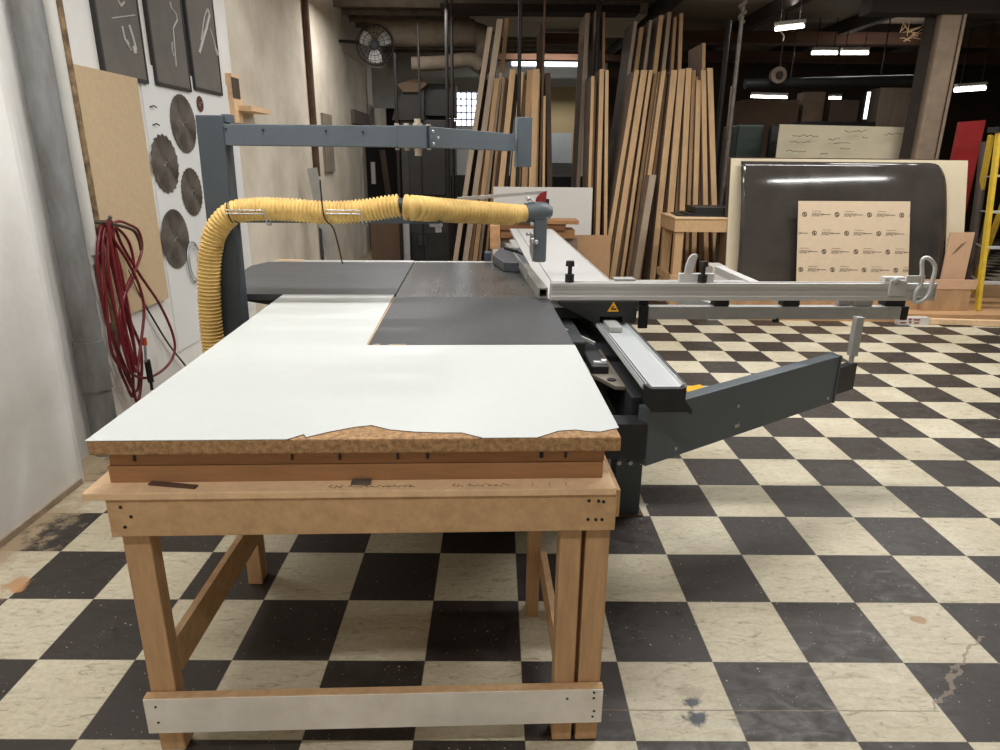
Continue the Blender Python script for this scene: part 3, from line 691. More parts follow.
corr(MB(MF), catmull(P, 12), .0475, .0052, .0065, 5).build('hose_section', hose_y, H)
pe_, pf_ = mfy(509, 214.3, 2.05), mfy(526, 213, 2.12)
MB(MF).tube([pe_, pe_.lerp(pf_, .4), pe_.lerp(pf_, .6), pf_], .06, 20, rf=lambda i: (.045, .050, .045, .048)[i]).build('hose_cuff', hose_y, H)
MB(MF).tube([mfy(398, 205.8, VH), mfy(407, 207, VH)], .032, 16).build('coupling', black_rub, H)
def tie(x, y, v, r, tail):
    c_ = mfy(x, y, v); th = [(c_.x - .16 * r * math.sin(a), c_.y + r * math.cos(a), c_.z + r * math.sin(a)) for a in [2 * math.pi * i / 20 for i in range(21)]]
    b = MB(MF).tube(th, .0032, 6); b.tube(tail, .0032, 6); b.build('cable_tie', black_rub, H)
tie(232, 212, VH, .051, [mfy(234, 221, VH - .052), mfy(239, 223, VH - .05), mfy(238, 229, VH - .05)])
simple('power_cable', 'thin black cable hanging over the yellow hose in front of the wall', 'cable', MB(MF).tube(catmull([mfy(320, 180, VH - .03), mfy(322, 203, VH - .053), mfy(325, 219, VH - .06), mfy(334, 230, VH), mfy(341, 257, 1.75), mfy(342, 262, 1.8), mfy(343, 263.5, 2.4)], 6), .0035, 6), black_rub)

# ------------------------------------------------------------------ BLADE GUARD
BG = mthing('blade_guard', 'grey blade guard elbow with upright foot and red wing at the hose end', 'blade guard', .0, 2.12, 1.0)
pa, pb, pc_ = mfy(524, 213, 2.12), mfy(540, 212, 2.12), mfy(547, 211.5, 2.12)
MB(MF).tube([pa, pa.lerp(pb, .5), pb, pc_, mfy(552.5, 211.5, 2.12)], .06, 20, rf=lambda i: (.050, .053, .053, .047, .022)[i]).build('elbow', arm_grey, BG)
g0, g1 = mfy(533.5, 262.5, 2.08), mfy(547.5, 218, 2.08)
MB(MF).box(g0.x, g1.x, 2.08, 2.15, g0.z, g1.z).build('riser_leg', arm_grey, BG, bevel=.012)
fin = [mfy(x, y, 2.12) for x, y in ((535, 203), (537, 197), (541, 193), (547, 191), (546, 203))]
MB(MF).prism([tuple(p) for p in fin], (0, .014, 0)).build('wing', red_paint, BG)
MB(MF).box(mfy(546, 201, 2.12).x, mfy(549, 201, 2.12).x, 2.11, 2.14, mfy(546, 203, 2.12).z - .01, mfy(546, 199, 2.12).z).build('wing_hinge', black_rub, BG)
nb = MB(MF)
for (x, y, r_) in ((532, 224, .014), (528, 234, .013), (532, 240, .016), (536, 242, .016)):
    nb.ball(tuple(mfy(x, y, 2.075)), r_ * .85, 8)
nb.ball(tuple(mfy(528, 199, 2.1)), .011, 8); nb.tube([mfy(527, 196, 2.1), mfy(536, 203, 2.1)], .005, 6)
nb.build('wing_nut', chrome, BG)
gp = [mfy(533, 236, 2.10), mfy(528, 232, 2.3), mfy(525, 252, 2.3), mfy(533, 262, 2.10)]
MB(MF).prism([(gp[0].x, p.y, p.z) for p in gp], (.006, 0, 0)).build('guard_plate', alu_dull, BG)

# ------------------------------------------------------------------ LEFT WALL ITEMS
def aw(x, y, off=0): return ax(x, y, XL + off)
# white hardboard sheet carrying the blades
a, b = aw(139, 81), aw(224, 120)
simple('wall_sheet', 'smooth white sheet screwed to the wall behind the hanging saw blades', 'wall panel', MB().box(XL, XL + .010, a.y + .0, 4.42, .25, 2.05), mat('white_hardboard', (226, 227, 226), .55, var=.02, scale=3))
a, b, c_ = aw(76, 65), aw(139, 81), aw(166, 297)
simple('particle_board', 'tan particle board hung on the wall above the red air hose', 'board', MB().box(XL + .012, XL + .032, 2.17, 2.87, c_.z, 1.95), tan_board)
# pictures
def picture(corners, label, draw):
    pts = [aw(x, y, .03) for x, y in corners]; y0 = (pts[0].y); y1 = pts[1].y; z0 = (pts[0].z + pts[1].z) / 2; z1 = z0 + .78
    t = thing('chalk_picture', label, 'picture', (XL + .012, (y0 + y1) / 2, z0), 0, None)
    MB().box(XL, XL + .022, y0, y1, z0, z1).build('panel', dark_art, t)
    f = MB().box(XL, XL + .026, y0 - .012, y0 + .006, z0 - .012, z1).box(XL, XL + .026, y1 - .006, y1 + .008, z0 - .012, z1).box(XL, XL + .026, y0, y1, z0 - .014, z0 + .006).box(XL, XL + .026, y0, y1, z1 - .01, z1)
    f.build('frame', frame_black, t)
    d = MB()
    for path, r_ in draw:
        P = [ax(x, y, XL + .0235) for x, y in path]
        for p, q in zip(P, P[1:]): d.beam(p, q, .0012, r_ * 2, up=(1, 0, 0)) if False else d.tube([p, q], r_ * .5, 5)
    d.build('drawing', chalk, t); return t
picture([(107, 73), (149, 81)], 'dark chalk picture showing a small square-headed tool, the one above the tan board', [([(122, 26), (125, 40), (131, 50)], .012), ([(129, 25), (133, 38), (136, 50)], .016), ([(126, 40), (128, 44)], .02), ([(133, 46), (135, 53)], .025), ([(112, 18), (135, 15)], .006), ([(118, 0), (121, 6), (124, 2)], .012)])
picture([(159, 84), (192, 89)], 'dark chalk picture showing a long hooked cord, the middle of the three', [([(170, 2), (171, 8), (176, 14), (177, 20), (173, 28), (174, 42), (175, 55), (176, 66)], .012), ([(172, 42), (172, 50), (174, 56)], .010)])
picture([(197, 90), (223, 92)], 'dark chalk picture showing a pale saw, the one nearest the timber bracket', [([(207, 9), (209, 15), (206, 28), (203, 38), (199, 53)], .022), ([(207, 9), (204, 18), (201, 40)], .010), ([(210, 28), (214, 42), (217, 54)], .010), ([(215, 48), (217, 55)], .024)])
# saw blades
def blade(cx, cy, r, n, label, tooth=.004, m=steel_dark):
    c = aw(cx, cy); c = Vector((XL, c.y, c.z))
    t = thing('saw_blade', label, 'saw blade', c, 0, None)
    ro = []; 
    for i in range(n):
        for (df, rr) in ((0, r - tooth), (.55, r - tooth * .6), (.8, r), (.98, r)):
            a_ = 2 * math.pi * (i + df) / n; ro.append((rr * math.cos(a_), rr * math.sin(a_)))
    rh = .015; k = len(ro); mb = MB(); V = []
    for x in (XL + .014, XL + .018):
        V += [(x, c.y + p, c.z + q) for p, q in ro]
        V += [(x, c.y + rh * p / math.hypot(p, q), c.z + rh * q / math.hypot(p, q)) for p, q in ro]
    Fs = []
    for i in range(k):
        j = (i + 1) % k
        Fs += [(i, k + i, k + j, j), (2 * k + i, 2 * k + j, 3 * k + j, 3 * k + i), (i, j, 2 * k + j, 2 * k + i), (k + i, 3 * k + i, 3 * k + j, k + j)]
    mb.add(V, Fs); mb.build('disc', m, t)
    MB().tube([(XL, c.y, c.z + .006), (XL + .026, c.y, c.z + .010)], .006, 8).build('nail', chrome, t)
    return t
blade(181.5, 124, .19, 30, 'plain round saw blade hanging highest, under the middle chalk picture')
blade(163, 164, .185, 20, 'coarse notched saw blade beside the tan board', .012)
blade(190, 192, .165, 26, 'fine sharp-toothed saw blade lower beside the blue-grey post', .009)
blade(173.5, 239, .195, 40, 'large smooth-rimmed saw blade hanging lowest on the white sheet', .005)
bl = blade(198, 104, .055, 16, 'tiny reddish saw blade just above the top of the blue-grey post', .006, mat('rusty_blade', (92, 56, 46), .5, metal=.3, var=.3))
# metal ring
rc = aw(195, 262, .03)
simple('wire_ring', 'thin chrome wire ring hanging beside the yellow hose bend', 'ring', MB().tube([(XL + .025, rc.y + .10 * math.cos(i * math.pi / 12), rc.z + .14 * math.sin(i * math.pi / 12)) for i in range(25)], .006, 8).tube([(XL + .032, rc.y + .085 * math.cos(i * math.pi / 12), rc.z + .12 * math.sin(i * math.pi / 12)) for i in range(25)], .004, 8), chrome)
# small hooks
hk = MB()
for (x, y) in ((150, 107), (153, 125)):
    p = aw(x, y, .014); hk.tube([p, p + Vector((.01, .03, .01)), p + Vector((.012, .06, 0))], .004, 6)
simple('wall_hook', 'small bent wire hook on the white sheet beside the tan board', 'hook', hk, black_steel)
# timber bracket on wall
ba = aw(228, 75); bb = aw(240, 108)
tb = thing('timber_bracket', 'small raw timber shelf bracket fixed to the wall above the post', 'bracket', (XL, ba.y, 1.88))
MB().box(XL, XL + .05, aw(224, 90).y + .05, aw(234, 90).y, aw(228, 122).z, aw(228, 74).z).build('upright', mdf_pale, tb)
MB().box(XL, XL + .16, aw(230, 90).y, aw(252, 108).y, aw(240, 112).z, aw(240, 107).z).build('ledge', mdf_pale, tb)
MB().box(XL + .05, XL + .056, aw(226, 90).y, aw(233, 90).y, aw(229, 98).z, aw(229, 78).z).build('photo_card', sheet_dark, tb)
# big painted pipe in the recess
pp = ax(95.5, 380, -1.245); PX, PY = -1.245, pp.y
bpipe = thing('drain_pipe', 'large grey painted drain pipe running down the corner of the near wall', 'pipe', (PX, PY, 0))
MB().tube([(PX, PY, .62), (PX, PY, ZC)], .066, 28).build('pipe_run', pipe_m, bpipe)
MB().tube([(PX, PY, .0), (PX, PY, .36)], .066, 28).tube([(PX, PY, .36), (PX, PY, .62)], .072, 28).build('sleeve', pipe_m, bpipe)
# white conduit + rusty one beside it
w1 = aw(86, 150, .03); 
q0, q1 = aw(58, 40, .05), aw(97, 280, .05)
Yc = (q0.y + q1.y) / 2
simple('conduit', 'white painted conduit beside the large grey drain pipe', 'pipe', MB().tube([(XL + .045, Yc, 1.02), (XL + .045, Yc, ZC)], .030, 14).box(XL, XL + .05, Yc - .03, Yc + .03, .97, 1.02), mat('white_conduit', (206, 204, 198), .6, var=.05))
simple('conduit', 'thin rusty brown conduit between the white conduit and the tan board', 'pipe', MB().tube([(XL + .03, Yc + .10, .5), (XL + .03, Yc + .10, ZC)], .02, 10), mat('rusty_conduit', (142, 118, 84), .7, var=.3, scale=18, rgb2=(84, 66, 48)))
# dirty wall patch below the board is a plaster break
# air hose bundle
HK = ax(104, 222, XL + .10)
ah = thing('air_hose', 'coiled dark red air hose hanging from a wall hook beside the drain pipe', 'air hose', (XL + .08, HK.y, .2))
MB().tube([(XL, HK.y, HK.z), (XL + .12, HK.y, HK.z), (XL + .14, HK.y, HK.z + .03)], .010, 8).build('hook', steel_dark, ah)
loops = [
 [(106, 221), (99, 250), (101, 290), (110, 330), (124, 370), (135, 391), (139, 378), (132, 338), (119, 290), (110, 250)],
 [(112, 222), (122, 245), (140, 275), (160, 305), (173, 335), (174, 354), (164, 369), (146, 378), (127, 371), (112, 352), (106, 300), (103, 240)],
 [(108, 222), (114, 262), (121, 300), (128, 340), (136, 372), (140, 350), (144, 312), (140, 288), (128, 262), (113, 238)],
 [(103, 224), (97, 262), (106, 318), (119, 352), (132, 384), (137, 402), (141, 385), (141, 350), (132, 325), (124, 300), (134, 275), (130, 245), (117, 228)],
 [(110, 220), (108, 260), (114, 305), (123, 345), (131, 373), (126, 345), (120, 318), (122, 295), (116, 255)],
 [(100, 226), (102, 262), (112, 300), (119, 334), (118, 362), (126, 384), (133, 396), (132, 366), (126, 330), (117, 288), (107, 246)],
 [(116, 222), (130, 225), (139, 232), (142, 248), (137, 266), (127, 286), (122, 312), (128, 338), (136, 365), (132, 330), (123, 280), (114, 240)],
]
mb = MB()
for i, lp_ in enumerate(loops):
    P = [ax(x, y, XL + .06 + .013 * ((i * 3) % 7)) for x, y in lp_]
    mb.tube(catmull(P, 7, True), .0082, 8, caps=False)
mb.build('hose_coil', red_hose, ah)
MB().tube(catmull([ax(x, y, XL + .15) for x, y in ((112, 224), (125, 227), (134, 231), (139, 240), (141, 250))], 6), .009, 8).build('dark_hose_end', mat('dark_hose', (66, 52, 44), .5), ah)
MB().tube([ax(144, 338, XL + .12), ax(145, 345, XL + .12)], .013, 10).build('orange_clip', mat('orange_clip', (190, 84, 40), .5), ah)
MB().tube([ax(145, 345, XL + .12), ax(146, 362, XL + .12)], .008, 8).build('chain_link', chrome, ah)
MB().tube([ax(147, 360, XL + .12), ax(151, 382, XL + .12)], .017, 12).tube([ax(151, 382, XL + .12), ax(152, 390, XL + .12)], .009, 8).build('coupler', black_rub, ah)
simple('power_cable', 'thin black cable hanging among the red air hose loops', 'cable', MB().tube(catmull([ax(128, 270, XL + .03), ax(140, 296, XL + .03), ax(155, 322, XL + .03), ax(170, 346, XL + .03), ax(190, 372, XL + .03), ax(200, 392, XL + .03)], 6), .006, 6), black_rub)

# far wall conduit, door-like boards, papers
fy = aw(311, 100).y
simple('conduit', 'rusty vertical conduit on the old wall behind the overhead arm', 'pipe', MB().tube([(XL + .03, 6.85, 1.3), (XL + .03, 6.85, ZC)], .042, 12).tube([(XL + .03, 6.85, .3), (XL + .03, 6.85, 1.3)], .02, 10), rust)
# leaning aluminium thing by conduit
a, b = ax(312, 168, XL + .2), ax(330, 258, XL + .3); b = a + (b - a) * (a.z / (a.z - b.z)) + Vector((0, 0, .02))
ls = thing('aluminium_ladder_section', 'narrow aluminium track leaning on the wall behind the side extension', 'metal track', (b.x, b.y, .3))
MB().beam(a, b, .03, .10, up=(1, 0, 0)).build('face', alu_dull, ls); MB().beam(a + Vector((0, .08, .0)), b + Vector((0, .1, 0)), .03, .02, up=(1, 0, 0)).build('edge', black_rub, ls)
MB().beam(ax(319, 205, XL + .2), ax(322, 258, XL + .25), .03, .05).build('strut', black_steel, ls)
# electrical box and grey cover on wall
simple('junction_box', 'grey flat metal cover on the old wall just past the rusty conduit', 'electrical box', MB().box(XL, XL + .03, aw(320, 110).y, aw(329, 110).y, aw(325, 172).z, aw(325, 114).z), mat('grey_cover', (136, 126, 114), .7))
simple('notice_board', 'faint framed board mounted high on the old wall beside the fan', 'board', MB().box(XL + .004, XL + .02, aw(343, 50).y, aw(366, 60).y, aw(344, 52).z, aw(344, 18).z), mat('pale_board', (196, 184, 166), .8, var=.06))
simple('switch_box', 'small dark grey box low on the old wall near its dark end', 'electrical box', MB().box(XL, XL + .05, aw(351, 115).y, aw(366, 115).y, aw(356, 124).z, aw(356, 111).z), mat('dark_cover', (112, 102, 92), .7))
# ------------------------------------------------------------------ wall fan
fc = ay(375, 45, 8.4)
fan = thing('wall_fan', 'round black caged wall fan high at the end of the old wall', 'fan', fc)
ring = lambda c, r_, yy, n=28: [(c.x + r_ * math.cos(2 * math.pi * i / n), c.y + yy, c.z + r_ * math.sin(2 * math.pi * i / n)) for i in range(n + 1)]
cg = MB().tube(ring(fc, .245, 0), .011, 6, caps=False)
for r_, yy in ((.20, -.05), (.14, -.075), (.07, -.09), (.20, .05), (.12, .07)): cg.tube(ring(fc, r_, yy), .004, 5, caps=False)
for i in range(20):
    a_ = 2 * math.pi * i / 20; cx_, sz_ = math.cos(a_), math.sin(a_)
    cg.tube(catmull([(fc.x + .04 * cx_, fc.y - .09, fc.z + .04 * sz_), (fc.x + .15 * cx_, fc.y - .075, fc.z + .15 * sz_), (fc.x + .245 * cx_, fc.y, fc.z + .245 * sz_)], 4), .003, 4)
cg.build('cage', black_steel, fan)
for i in range(3):
    a_ = 2 * math.pi * i / 3 + .5
    P = []
    for (r_, w_) in ((.04, .03), (.12, .075), (.20, .085), (.215, .03)): P.append((r_, w_))
    ca, sa = math.cos(a_), math.sin(a_); V = []
    for r_, w_ in P:
        for s_ in (-1, 1): V.append((fc.x + r_ * ca - s_ * w_ * sa, fc.y + s_ * w_ * .4, fc.z + r_ * sa + s_ * w_ * ca))
    MB().add(V + [(x, y + .004, z) for x, y, z in V], [(2 * j, 2 * j + 1, 2 * j + 3, 2 * j + 2) for j in range(3)] + [(8 + 2 * j, 8 + 2 * j + 2, 8 + 2 * j + 3, 8 + 2 * j + 1) for j in range(3)]).build('fan_blade', alu_dull, fan)
MB().cyl((fc.x, fc.y - .05, fc.z), (fc.x, fc.y + .16, fc.z), .06, 16).build('motor', black_rub, fan)
MB().tube([(fc.x, fc.y + .14, fc.z), (fc.x - .2, fc.y + .22, fc.z + .06), (XL, fc.y + .25, fc.z + .08)], .022, 8).build('bracket', black_steel, fan)

# ------------------------------------------------------------------ far left machines
def facebox(name, label, cat, x0, y0, x1, y1, Y, dep, m, bevel=0, zfloor=False):
    a, b = ay(x0, y1, Y), ay(x1, y0, Y)
    return simple(name, label, cat, MB().box(a.x, b.x, Y, Y + dep, 0 if zfloor else a.z, b.z), m, bevel=bevel)
dm = thing('dust_collector', 'tall dark cabinet machine with brown hopper hood behind the hose arms', 'machine', ay(428, 250, 8.6) * 1)
WM[dm.name] = Matrix.Translation(dm.location)
def dbox(nm, x0, y0, x1, y1, Y, dep, m, zf=False, par=dm, bev=.01):
    a, b = ay(x0, y1, Y), ay(x1, y0, Y); return MB().box(a.x, b.x, Y, Y + dep, 0 if zf else a.z, b.z).build(nm, m, par, bevel=bev)
dgrey = mat('dark_grey_machine', (58, 56, 56), .6, var=.2, scale=6); dgrey2 = mat('charcoal_machine', (44, 42, 42), .6, var=.2, scale=6)
dbox('cabinet', 405, 120, 454, 262, 8.6, .6, dgrey, True)
dbox('filter_box', 424, 84, 455, 116, 8.65, .5, dgrey2)
dbox('control_panel', 410, 125, 445, 195, 8.55, .05, dgrey2); dbox('door', 412, 232, 449, 260, 8.56, .04, dgrey2); dbox('latch', 418, 236, 427, 246, 8.54, .02, dgrey)
h_ = [ay(x, y, 8.5) for x, y in ((397, 84), (421, 77), (427, 84), (418, 92), (403, 92))]
MB().prism([tuple(p) for p in h_], (0, .5, 0)).build('hood', mat('hood_brown', (96, 78, 60), .8), dm)
h_ = [ay(x, y, 8.55) for x, y in ((402, 92), (419, 92), (424, 88), (424, 120), (392, 120), (395, 108))]
MB().prism([tuple(p) for p in h_], (0, .5, 0)).build('hopper', dgrey2, dm)
facebox('wooden_cabinet', 'plain brown wooden cabinet with small vent holes behind the side extension', 'cabinet', 372, 223, 402, 262, 8.2, .5, mat('brown_cabinet', (96, 74, 58), .7, var=.08), zfloor=True)
facebox('partition_panel', 'pale vertical panel standing beyond the wall fan', 'panel', 373, 68, 394, 108, 10.6, .05, mat('pale_panel', (188, 190, 188), .8))
facebox('partition_panel', 'narrow pale vertical strip between brown cabinet and dark machine', 'panel', 404, 224, 409, 262, 8.3, .05, mat('pale_panel', (188, 190, 188), .8), zfloor=True)
facebox('near_black_unit', 'tall near-black block filling the dark gap at the end of the old wall', 'dark filler', 366, 128, 406, 262, 10.2, .5, mat('near_black', (28, 24, 22), .9), zfloor=True)  # near-black box standing in for a shaded gap
facebox('near_black_unit', 'dark clutter-filled shelf behind the cabinet machine', 'shelf', 392, 100, 448, 262, 10.8, .4, mat('near_black', (28, 24, 22), .9), zfloor=True)
simple('timber_plank', 'dark brown plank leaning beside the near-black block', 'plank', MB().beam(ay(382, 150, 9.9), ay(398, 262, 9.6), .09, .03), sheet_dark)
simple('paper_note', 'narrow white paper strip pinned to the near-black block', 'paper', MB().box(ay(371, 170, 10.15).x, ay(375, 170, 10.15).x, 10.15, 10.2, ay(372, 184, 10.15).z, ay(372, 162, 10.15).z), white_sheet)
facebox('door_panel', 'pale grey narrow panel beside the rack posts behind the yellow hose', 'panel', 440, 150, 447, 262, 9.4, .05, mat('pale_grey_panel', (150, 148, 144), .8), zfloor=True)
# vertical rods / rack posts
def rod(x, y0, y1, Y, r_, label, m=black_steel, zt=None):
    a = ay(x, y0, Y); b = ay(x, y1, Y); xx = ay(x, 150, Y).x
    simple('rack_post', label, 'post', MB().tube([(xx, Y, 0), (xx, Y, a.z if zt is None else zt)], r_, 8), m)
rod(398, 53, 200, 8.0, .022, 'black post nearest the wall fan with a side branch')
rod(421, 24, 200, 7.8, .014, 'thin black post in front of the dark cabinet machine')
rod(448, 5, 200, 7.4, .022, 'dark slim post in front of the barred window, machine side', zt=ZC)
rod(453, 6, 200, 7.8, .020, 'dark slim post in front of the barred window, sheet stack side', zt=ZC)
rod(518, 0, 200, 6.1, .020, 'black post rising through the stack of leaning sheets beside the window', zt=ZC)
rod(541, 25, 200, 6.2, .012, 'thin brown post rising beside the paler sheets near the window', m=rust, zt=3.2)
rod(592, 10, 200, 6.9, .03, 'black post behind the narrow middle stack of sheets', zt=ZC)
a = ay(738, 60, 5.9); b = ay(728, 165, 5.9)
pw = thing('rack_post', 'weathered steel post with rope wound round its top beside the dark glossy sheet', 'post', (a.x - .02, 5.9, 0))
xx = ay(733, 100, 5.9).x
MB().tube([(xx, 5.9, 0), (xx, 5.9, ZC)], .022, 10).build('pole', mat('weathered_steel', (96, 90, 84), .5, metal=.4, var=.3, scale=14), pw)
rpz = ay(740, 22, 5.9).z
MB().tube(catmull([(xx + .03 * math.cos(i * 1.9), 5.9 + .03 * math.sin(i * 1.9), rpz + i * .028) for i in range(14)], 5), .016, 7).build('rope_wrap', dusty, pw)
a, b = ay(705, 85, 7.2), ay(735, 85, 7.2)
rod(716, 20, 200, 7.3, .03, 'dark square post standing behind the right end of the main sheet stack')

# ------------------------------------------------------------------ leaning sheet stacks
ORD = ['first', 'second', 'third', 'fourth', 'fifth', 'sixth', 'seventh', 'eighth', 'ninth', 'tenth', 'eleventh', 'twelfth', 'thirteenth', 'fourteenth', 'fifteenth', 'sixteenth', 'seventeenth', 'eighteenth', 'nineteenth', 'twentieth', 'twenty-first', 'twenty-second', 'twenty-third'] + ['twenty-' + k for k in ('fourth', 'fifth', 'sixth', 'seventh', 'eighth', 'ninth')] + ['thirtieth'] + ['thirty-' + k for k in ('first', 'second', 'third', 'fourth', 'fifth', 'sixth')]
MM = {'t': sheet_edge, 'b': sheet_edge2, 'g': sheet_grey, 'd': sheet_dark}
NMC = {'t': 'tan', 'b': 'brown', 'g': 'greyish', 'd': 'dark'}
def sheet(xt, yt, xb, yb, w, m, Y, label, group, dep=1.2):
    T_ = ay(xt, yt, Y); B_ = ay(xb, yb, Y); d = (T_ - B_); k_ = -B_.z / d.z; B0 = B_ + d * k_
    th = w * (Y - CAM.y) / F * 1.28
    d.normalize(); s_ = Vector((1, 0, 0)); hx = Vector((th / 2, 0, 0))
    a_, b_ = B0, T_
    poly = [a_ - hx, a_ + hx, b_ + hx, b_ - hx]
    o = simple('leaning_sheet', label, 'board', MB().prism([tuple(p) for p in poly], (0, dep, 0)), m, group)
    o.data.materials.append(sheet_face)
    for p in o.data.polygons:
        if abs(p.normal.x) > .7: p.material_index = 1
def stack(lst, yb, place, group, Y0):
    for i, (xt, yt, xb, w, c, dy) in enumerate(sorted(lst, key=lambda q: q[2])):
        tall = 'tall' if yt < 50 else 'shorter'
        sheet(xt, yt, xb, yb, w, MM[c], Y0 + (dy if dy < .18 else dy + .36), '%s %s sheet, %s %s' % (tall, NMC[c], ORD[i], place), group, .55 if dy < .18 else .6)
A = [(490, 84, 465, 2, 'b', .12), (504, 77, 486.5, 2, 'b', .1), (510, 75, 491.5, 2, 't', .08), (524, 74, 510.5, 2, 'b', .12), (533, 71, 525.5, 1.8, 'b', .1), (539, 73, 535, 1.6, 't', .1), (490, 27, 456, 3.6, 'g', 0), (486, 80, 461, 2.6, 'd', .2), (500, 19, 466, 4.2, 'g', .05), (493, 78, 471, 2.4, 'b', .15), (497, 78, 475.5, 3.4, 'b', 0), (501, 73, 480, 2.4, 'g', .1), (507, 18, 484.5, 3.0, 'b', .22),
     (507, 80, 489, 2.6, 'd', .05), (513, 69, 494, 4.2, 't', 0), (516.5, 74, 500, 2.2, 'd', .1), (521.5, 72, 507, 3.4, 't', 0), (526, 80, 514, 2.4, 'b', .1), (530, 70, 521, 4.2, 'b', 0), (536, 69, 530, 5, 't', 0), (541.5, 24, 537, 2.2, 'd', .2), (544.5, 96, 543, 1.8, 't', 0), (548, 73, 551, 3.6, 'd', .1)]
stack(A, 255, 'from the window side of the barred-window stack', 'sheets leaning in front of the barred window', 6.35)
B = [(595.5, 80, 590, 1.8, 'b', .12), (599.5, 74, 594.5, 1.8, 'b', .12), (588, 13, 575, 3, 'g', .3), (593, 76, 588, 2.2, 't', 0), (597.5, 11, 592, 3, 't', .2), (602, 69, 597.5, 3.2, 't', 0), (604, 12, 602, 1.8, 'b', .3), (607, 70, 605.5, 2.4, 't', 0)]
stack(B, 240, 'from the window side of the narrow middle stack', 'sheets in the narrow middle stack', 6.5)
Cc = [(640.5, 72, 611.5, 2.2, 'b', .1), (648, 73, 620.5, 2.2, 'b', .12), (660, 72, 634.5, 2.2, 't', .1), (667, 76, 643, 2, 'b', .12), (672, 73, 651.5, 2, 't', .1), (679, 71, 661, 2.2, 'b', .12), (686.5, 72, 673.5, 2.2, 't', .1), (691.5, 75, 683.5, 2, 'b', .12), (697, 76, 690.5, 2, 't', .1), (701, 74, 700, 2, 'b', .12), (707, 72, 711, 2, 'b', .1), (636, 21, 603.5, 2.4, 'g', .35), (637, 70, 607, 3.2, 't', .02), (642, 27, 611, 2.8, 'b', .3), (644.5, 70, 616, 4.4, 't', 0), (651, 20, 621, 2, 'g', .3), (651, 70, 625, 2.6, 't', 0), (656, 73, 630.5, 2.4, 'b', .1), (661.5, 15, 634, 3.2, 't', .3), (664, 70, 638.5, 3, 't', 0),
      (670, 12, 643, 2.6, 'g', .3), (669.5, 74, 648, 2.4, 'd', .1), (674.5, 70, 655, 4.4, 't', 0), (675.5, 17, 660, 2.2, 'b', .3), (682, 69, 667, 4.8, 't', 0), (681.5, 13, 673, 2.6, 't', .3), (689, 68, 680, 4, 't', 0), (694, 70, 687, 2.6, 'b', .05), (699, 80, 694, 3.6, 't', .02), (704, 43, 700, 2.4, 't', .3), (703.5, 70, 706.5, 3.4, 't', 0), (710, 68, 716, 4, 't', 0)]
stack(Cc, 255, 'from the white board side of the large stack', 'sheets in the large stack by the bench', 6.45)
# lower shorter ones
sheet(653, 175, 640, 255, 5, sheet_grey, 6.3, 'short greyish sheet leaning low against the large stack by the bench', 'sheets in the large stack by the bench')
def facesheet(name, label, x0, y0, x1, y1, Y, m, th=.018, zf=True, lean=.0, group=None):
    a, b = ay(x0, y1, Y), ay(x1, y0, Y); z0 = 0 if zf else a.z
    return simple(name, label, 'board', MB().prism([(a.x, Y, z0), (b.x, Y, z0), (b.x, Y + lean, b.z), (a.x, Y + lean, b.z)], (0, th, 0)), m, group)
facesheet('leaning_sheet', 'wide dull brown sheet standing face-on between the middle and large stacks', 608, 86, 628, 250, 7.9, mat('dull_brown_sheet', (104, 86, 74), .8, var=.06, scale=3))
facesheet('leaning_sheet', 'wide dull brown sheet standing face-on behind the rope-wound post', 715, 86, 731, 250, 7.9, mat('dull_brown_sheet', (104, 86, 74), .8, var=.06, scale=3))
facesheet('leaning_sheet', 'tan blank panel on the back wall between stacks, above the pale blue board', 546, 87, 580, 132, 12.6, mat('tan_panel', (182, 160, 122), .8, var=.03))
facesheet('leaning_sheet', 'pale blue-white board below the tan panel at the back wall', 549, 133, 572, 163, 11.5, mat('pale_blue_board', (196, 204, 208), .7, var=.03))
facesheet('leaning_sheet', 'grey sheet low behind the stacks under the pale blue board', 546, 163, 572, 178, 11.2, mat('grey_back_sheet', (120, 118, 114), .8, var=.1))
facebox('near_black_unit', 'dark low shelf of stock behind the sheet stacks', 'shelf', 452, 178, 720, 262, 8.6, .4, mat('near_black', (28, 24, 22), .9), zfloor=True)
# white offcut and cardboard in front
a, b = ay(493, 237, 5.9), ay(594, 188, 5.9)
simple('offcut_board', 'clean white rectangular board propped upright in front of the sheet stacks', 'board', MB().prism([(a.x, 5.9, .0), (b.x, 5.9, .0), (b.x, 6.0, b.z), (a.x, 6.0, b.z)], (0, .016, 0)), white_sheet)
a, b = ay(555, 280, 5.4), ay(612, 236, 5.4)
simple('cardboard_sheet', 'flat brown cardboard sheet propped behind the sliding table', 'cardboard', MB().prism([(a.x - .3, 5.4, 0), (b.x, 5.4, 0), (b.x, 5.46, b.z), (a.x - .3, 5.46, b.z)], (0, .012, 0)), cardboard)
# wooden jig table behind saw
JT = thing('wooden_jig', 'rough wooden jig bench with stacked offcut strips behind the saw table', 'bench', ay(540, 240, 5.2) * 1)
def jb(nm, x0, y0, x1, y1, Y, dep, m, zf=False): a, b = ay(x0, y1, Y), ay(x1, y0, Y); return MB().box(a.x, b.x, Y, Y + dep, 0 if zf else a.z, b.z).build(nm, m, JT, bevel=.003)
jb('top_strip', 518, 220.5, 579, 224, 5.0, .25, mat('jig_wood', (156, 112, 72), .7, var=.1, scale=10))
jb('board', 500, 224, 566, 230, 5.02, .3, mat('jig_wood2', (128, 88, 56), .7, var=.12, scale=10)); jb('board', 497, 230, 575, 238, 5.05, .3, mat('jig_wood', (156, 112, 72), .7))
jb('end_block', 490, 226, 500, 249, 5.0, .3, mat('end_grain', (190, 146, 104), .8, var=.25, scale=16), False)
jb('side_panel', 500, 238, 578, 268, 5.1, .04, mat('jig_panel', (128, 112, 98), .7), True)
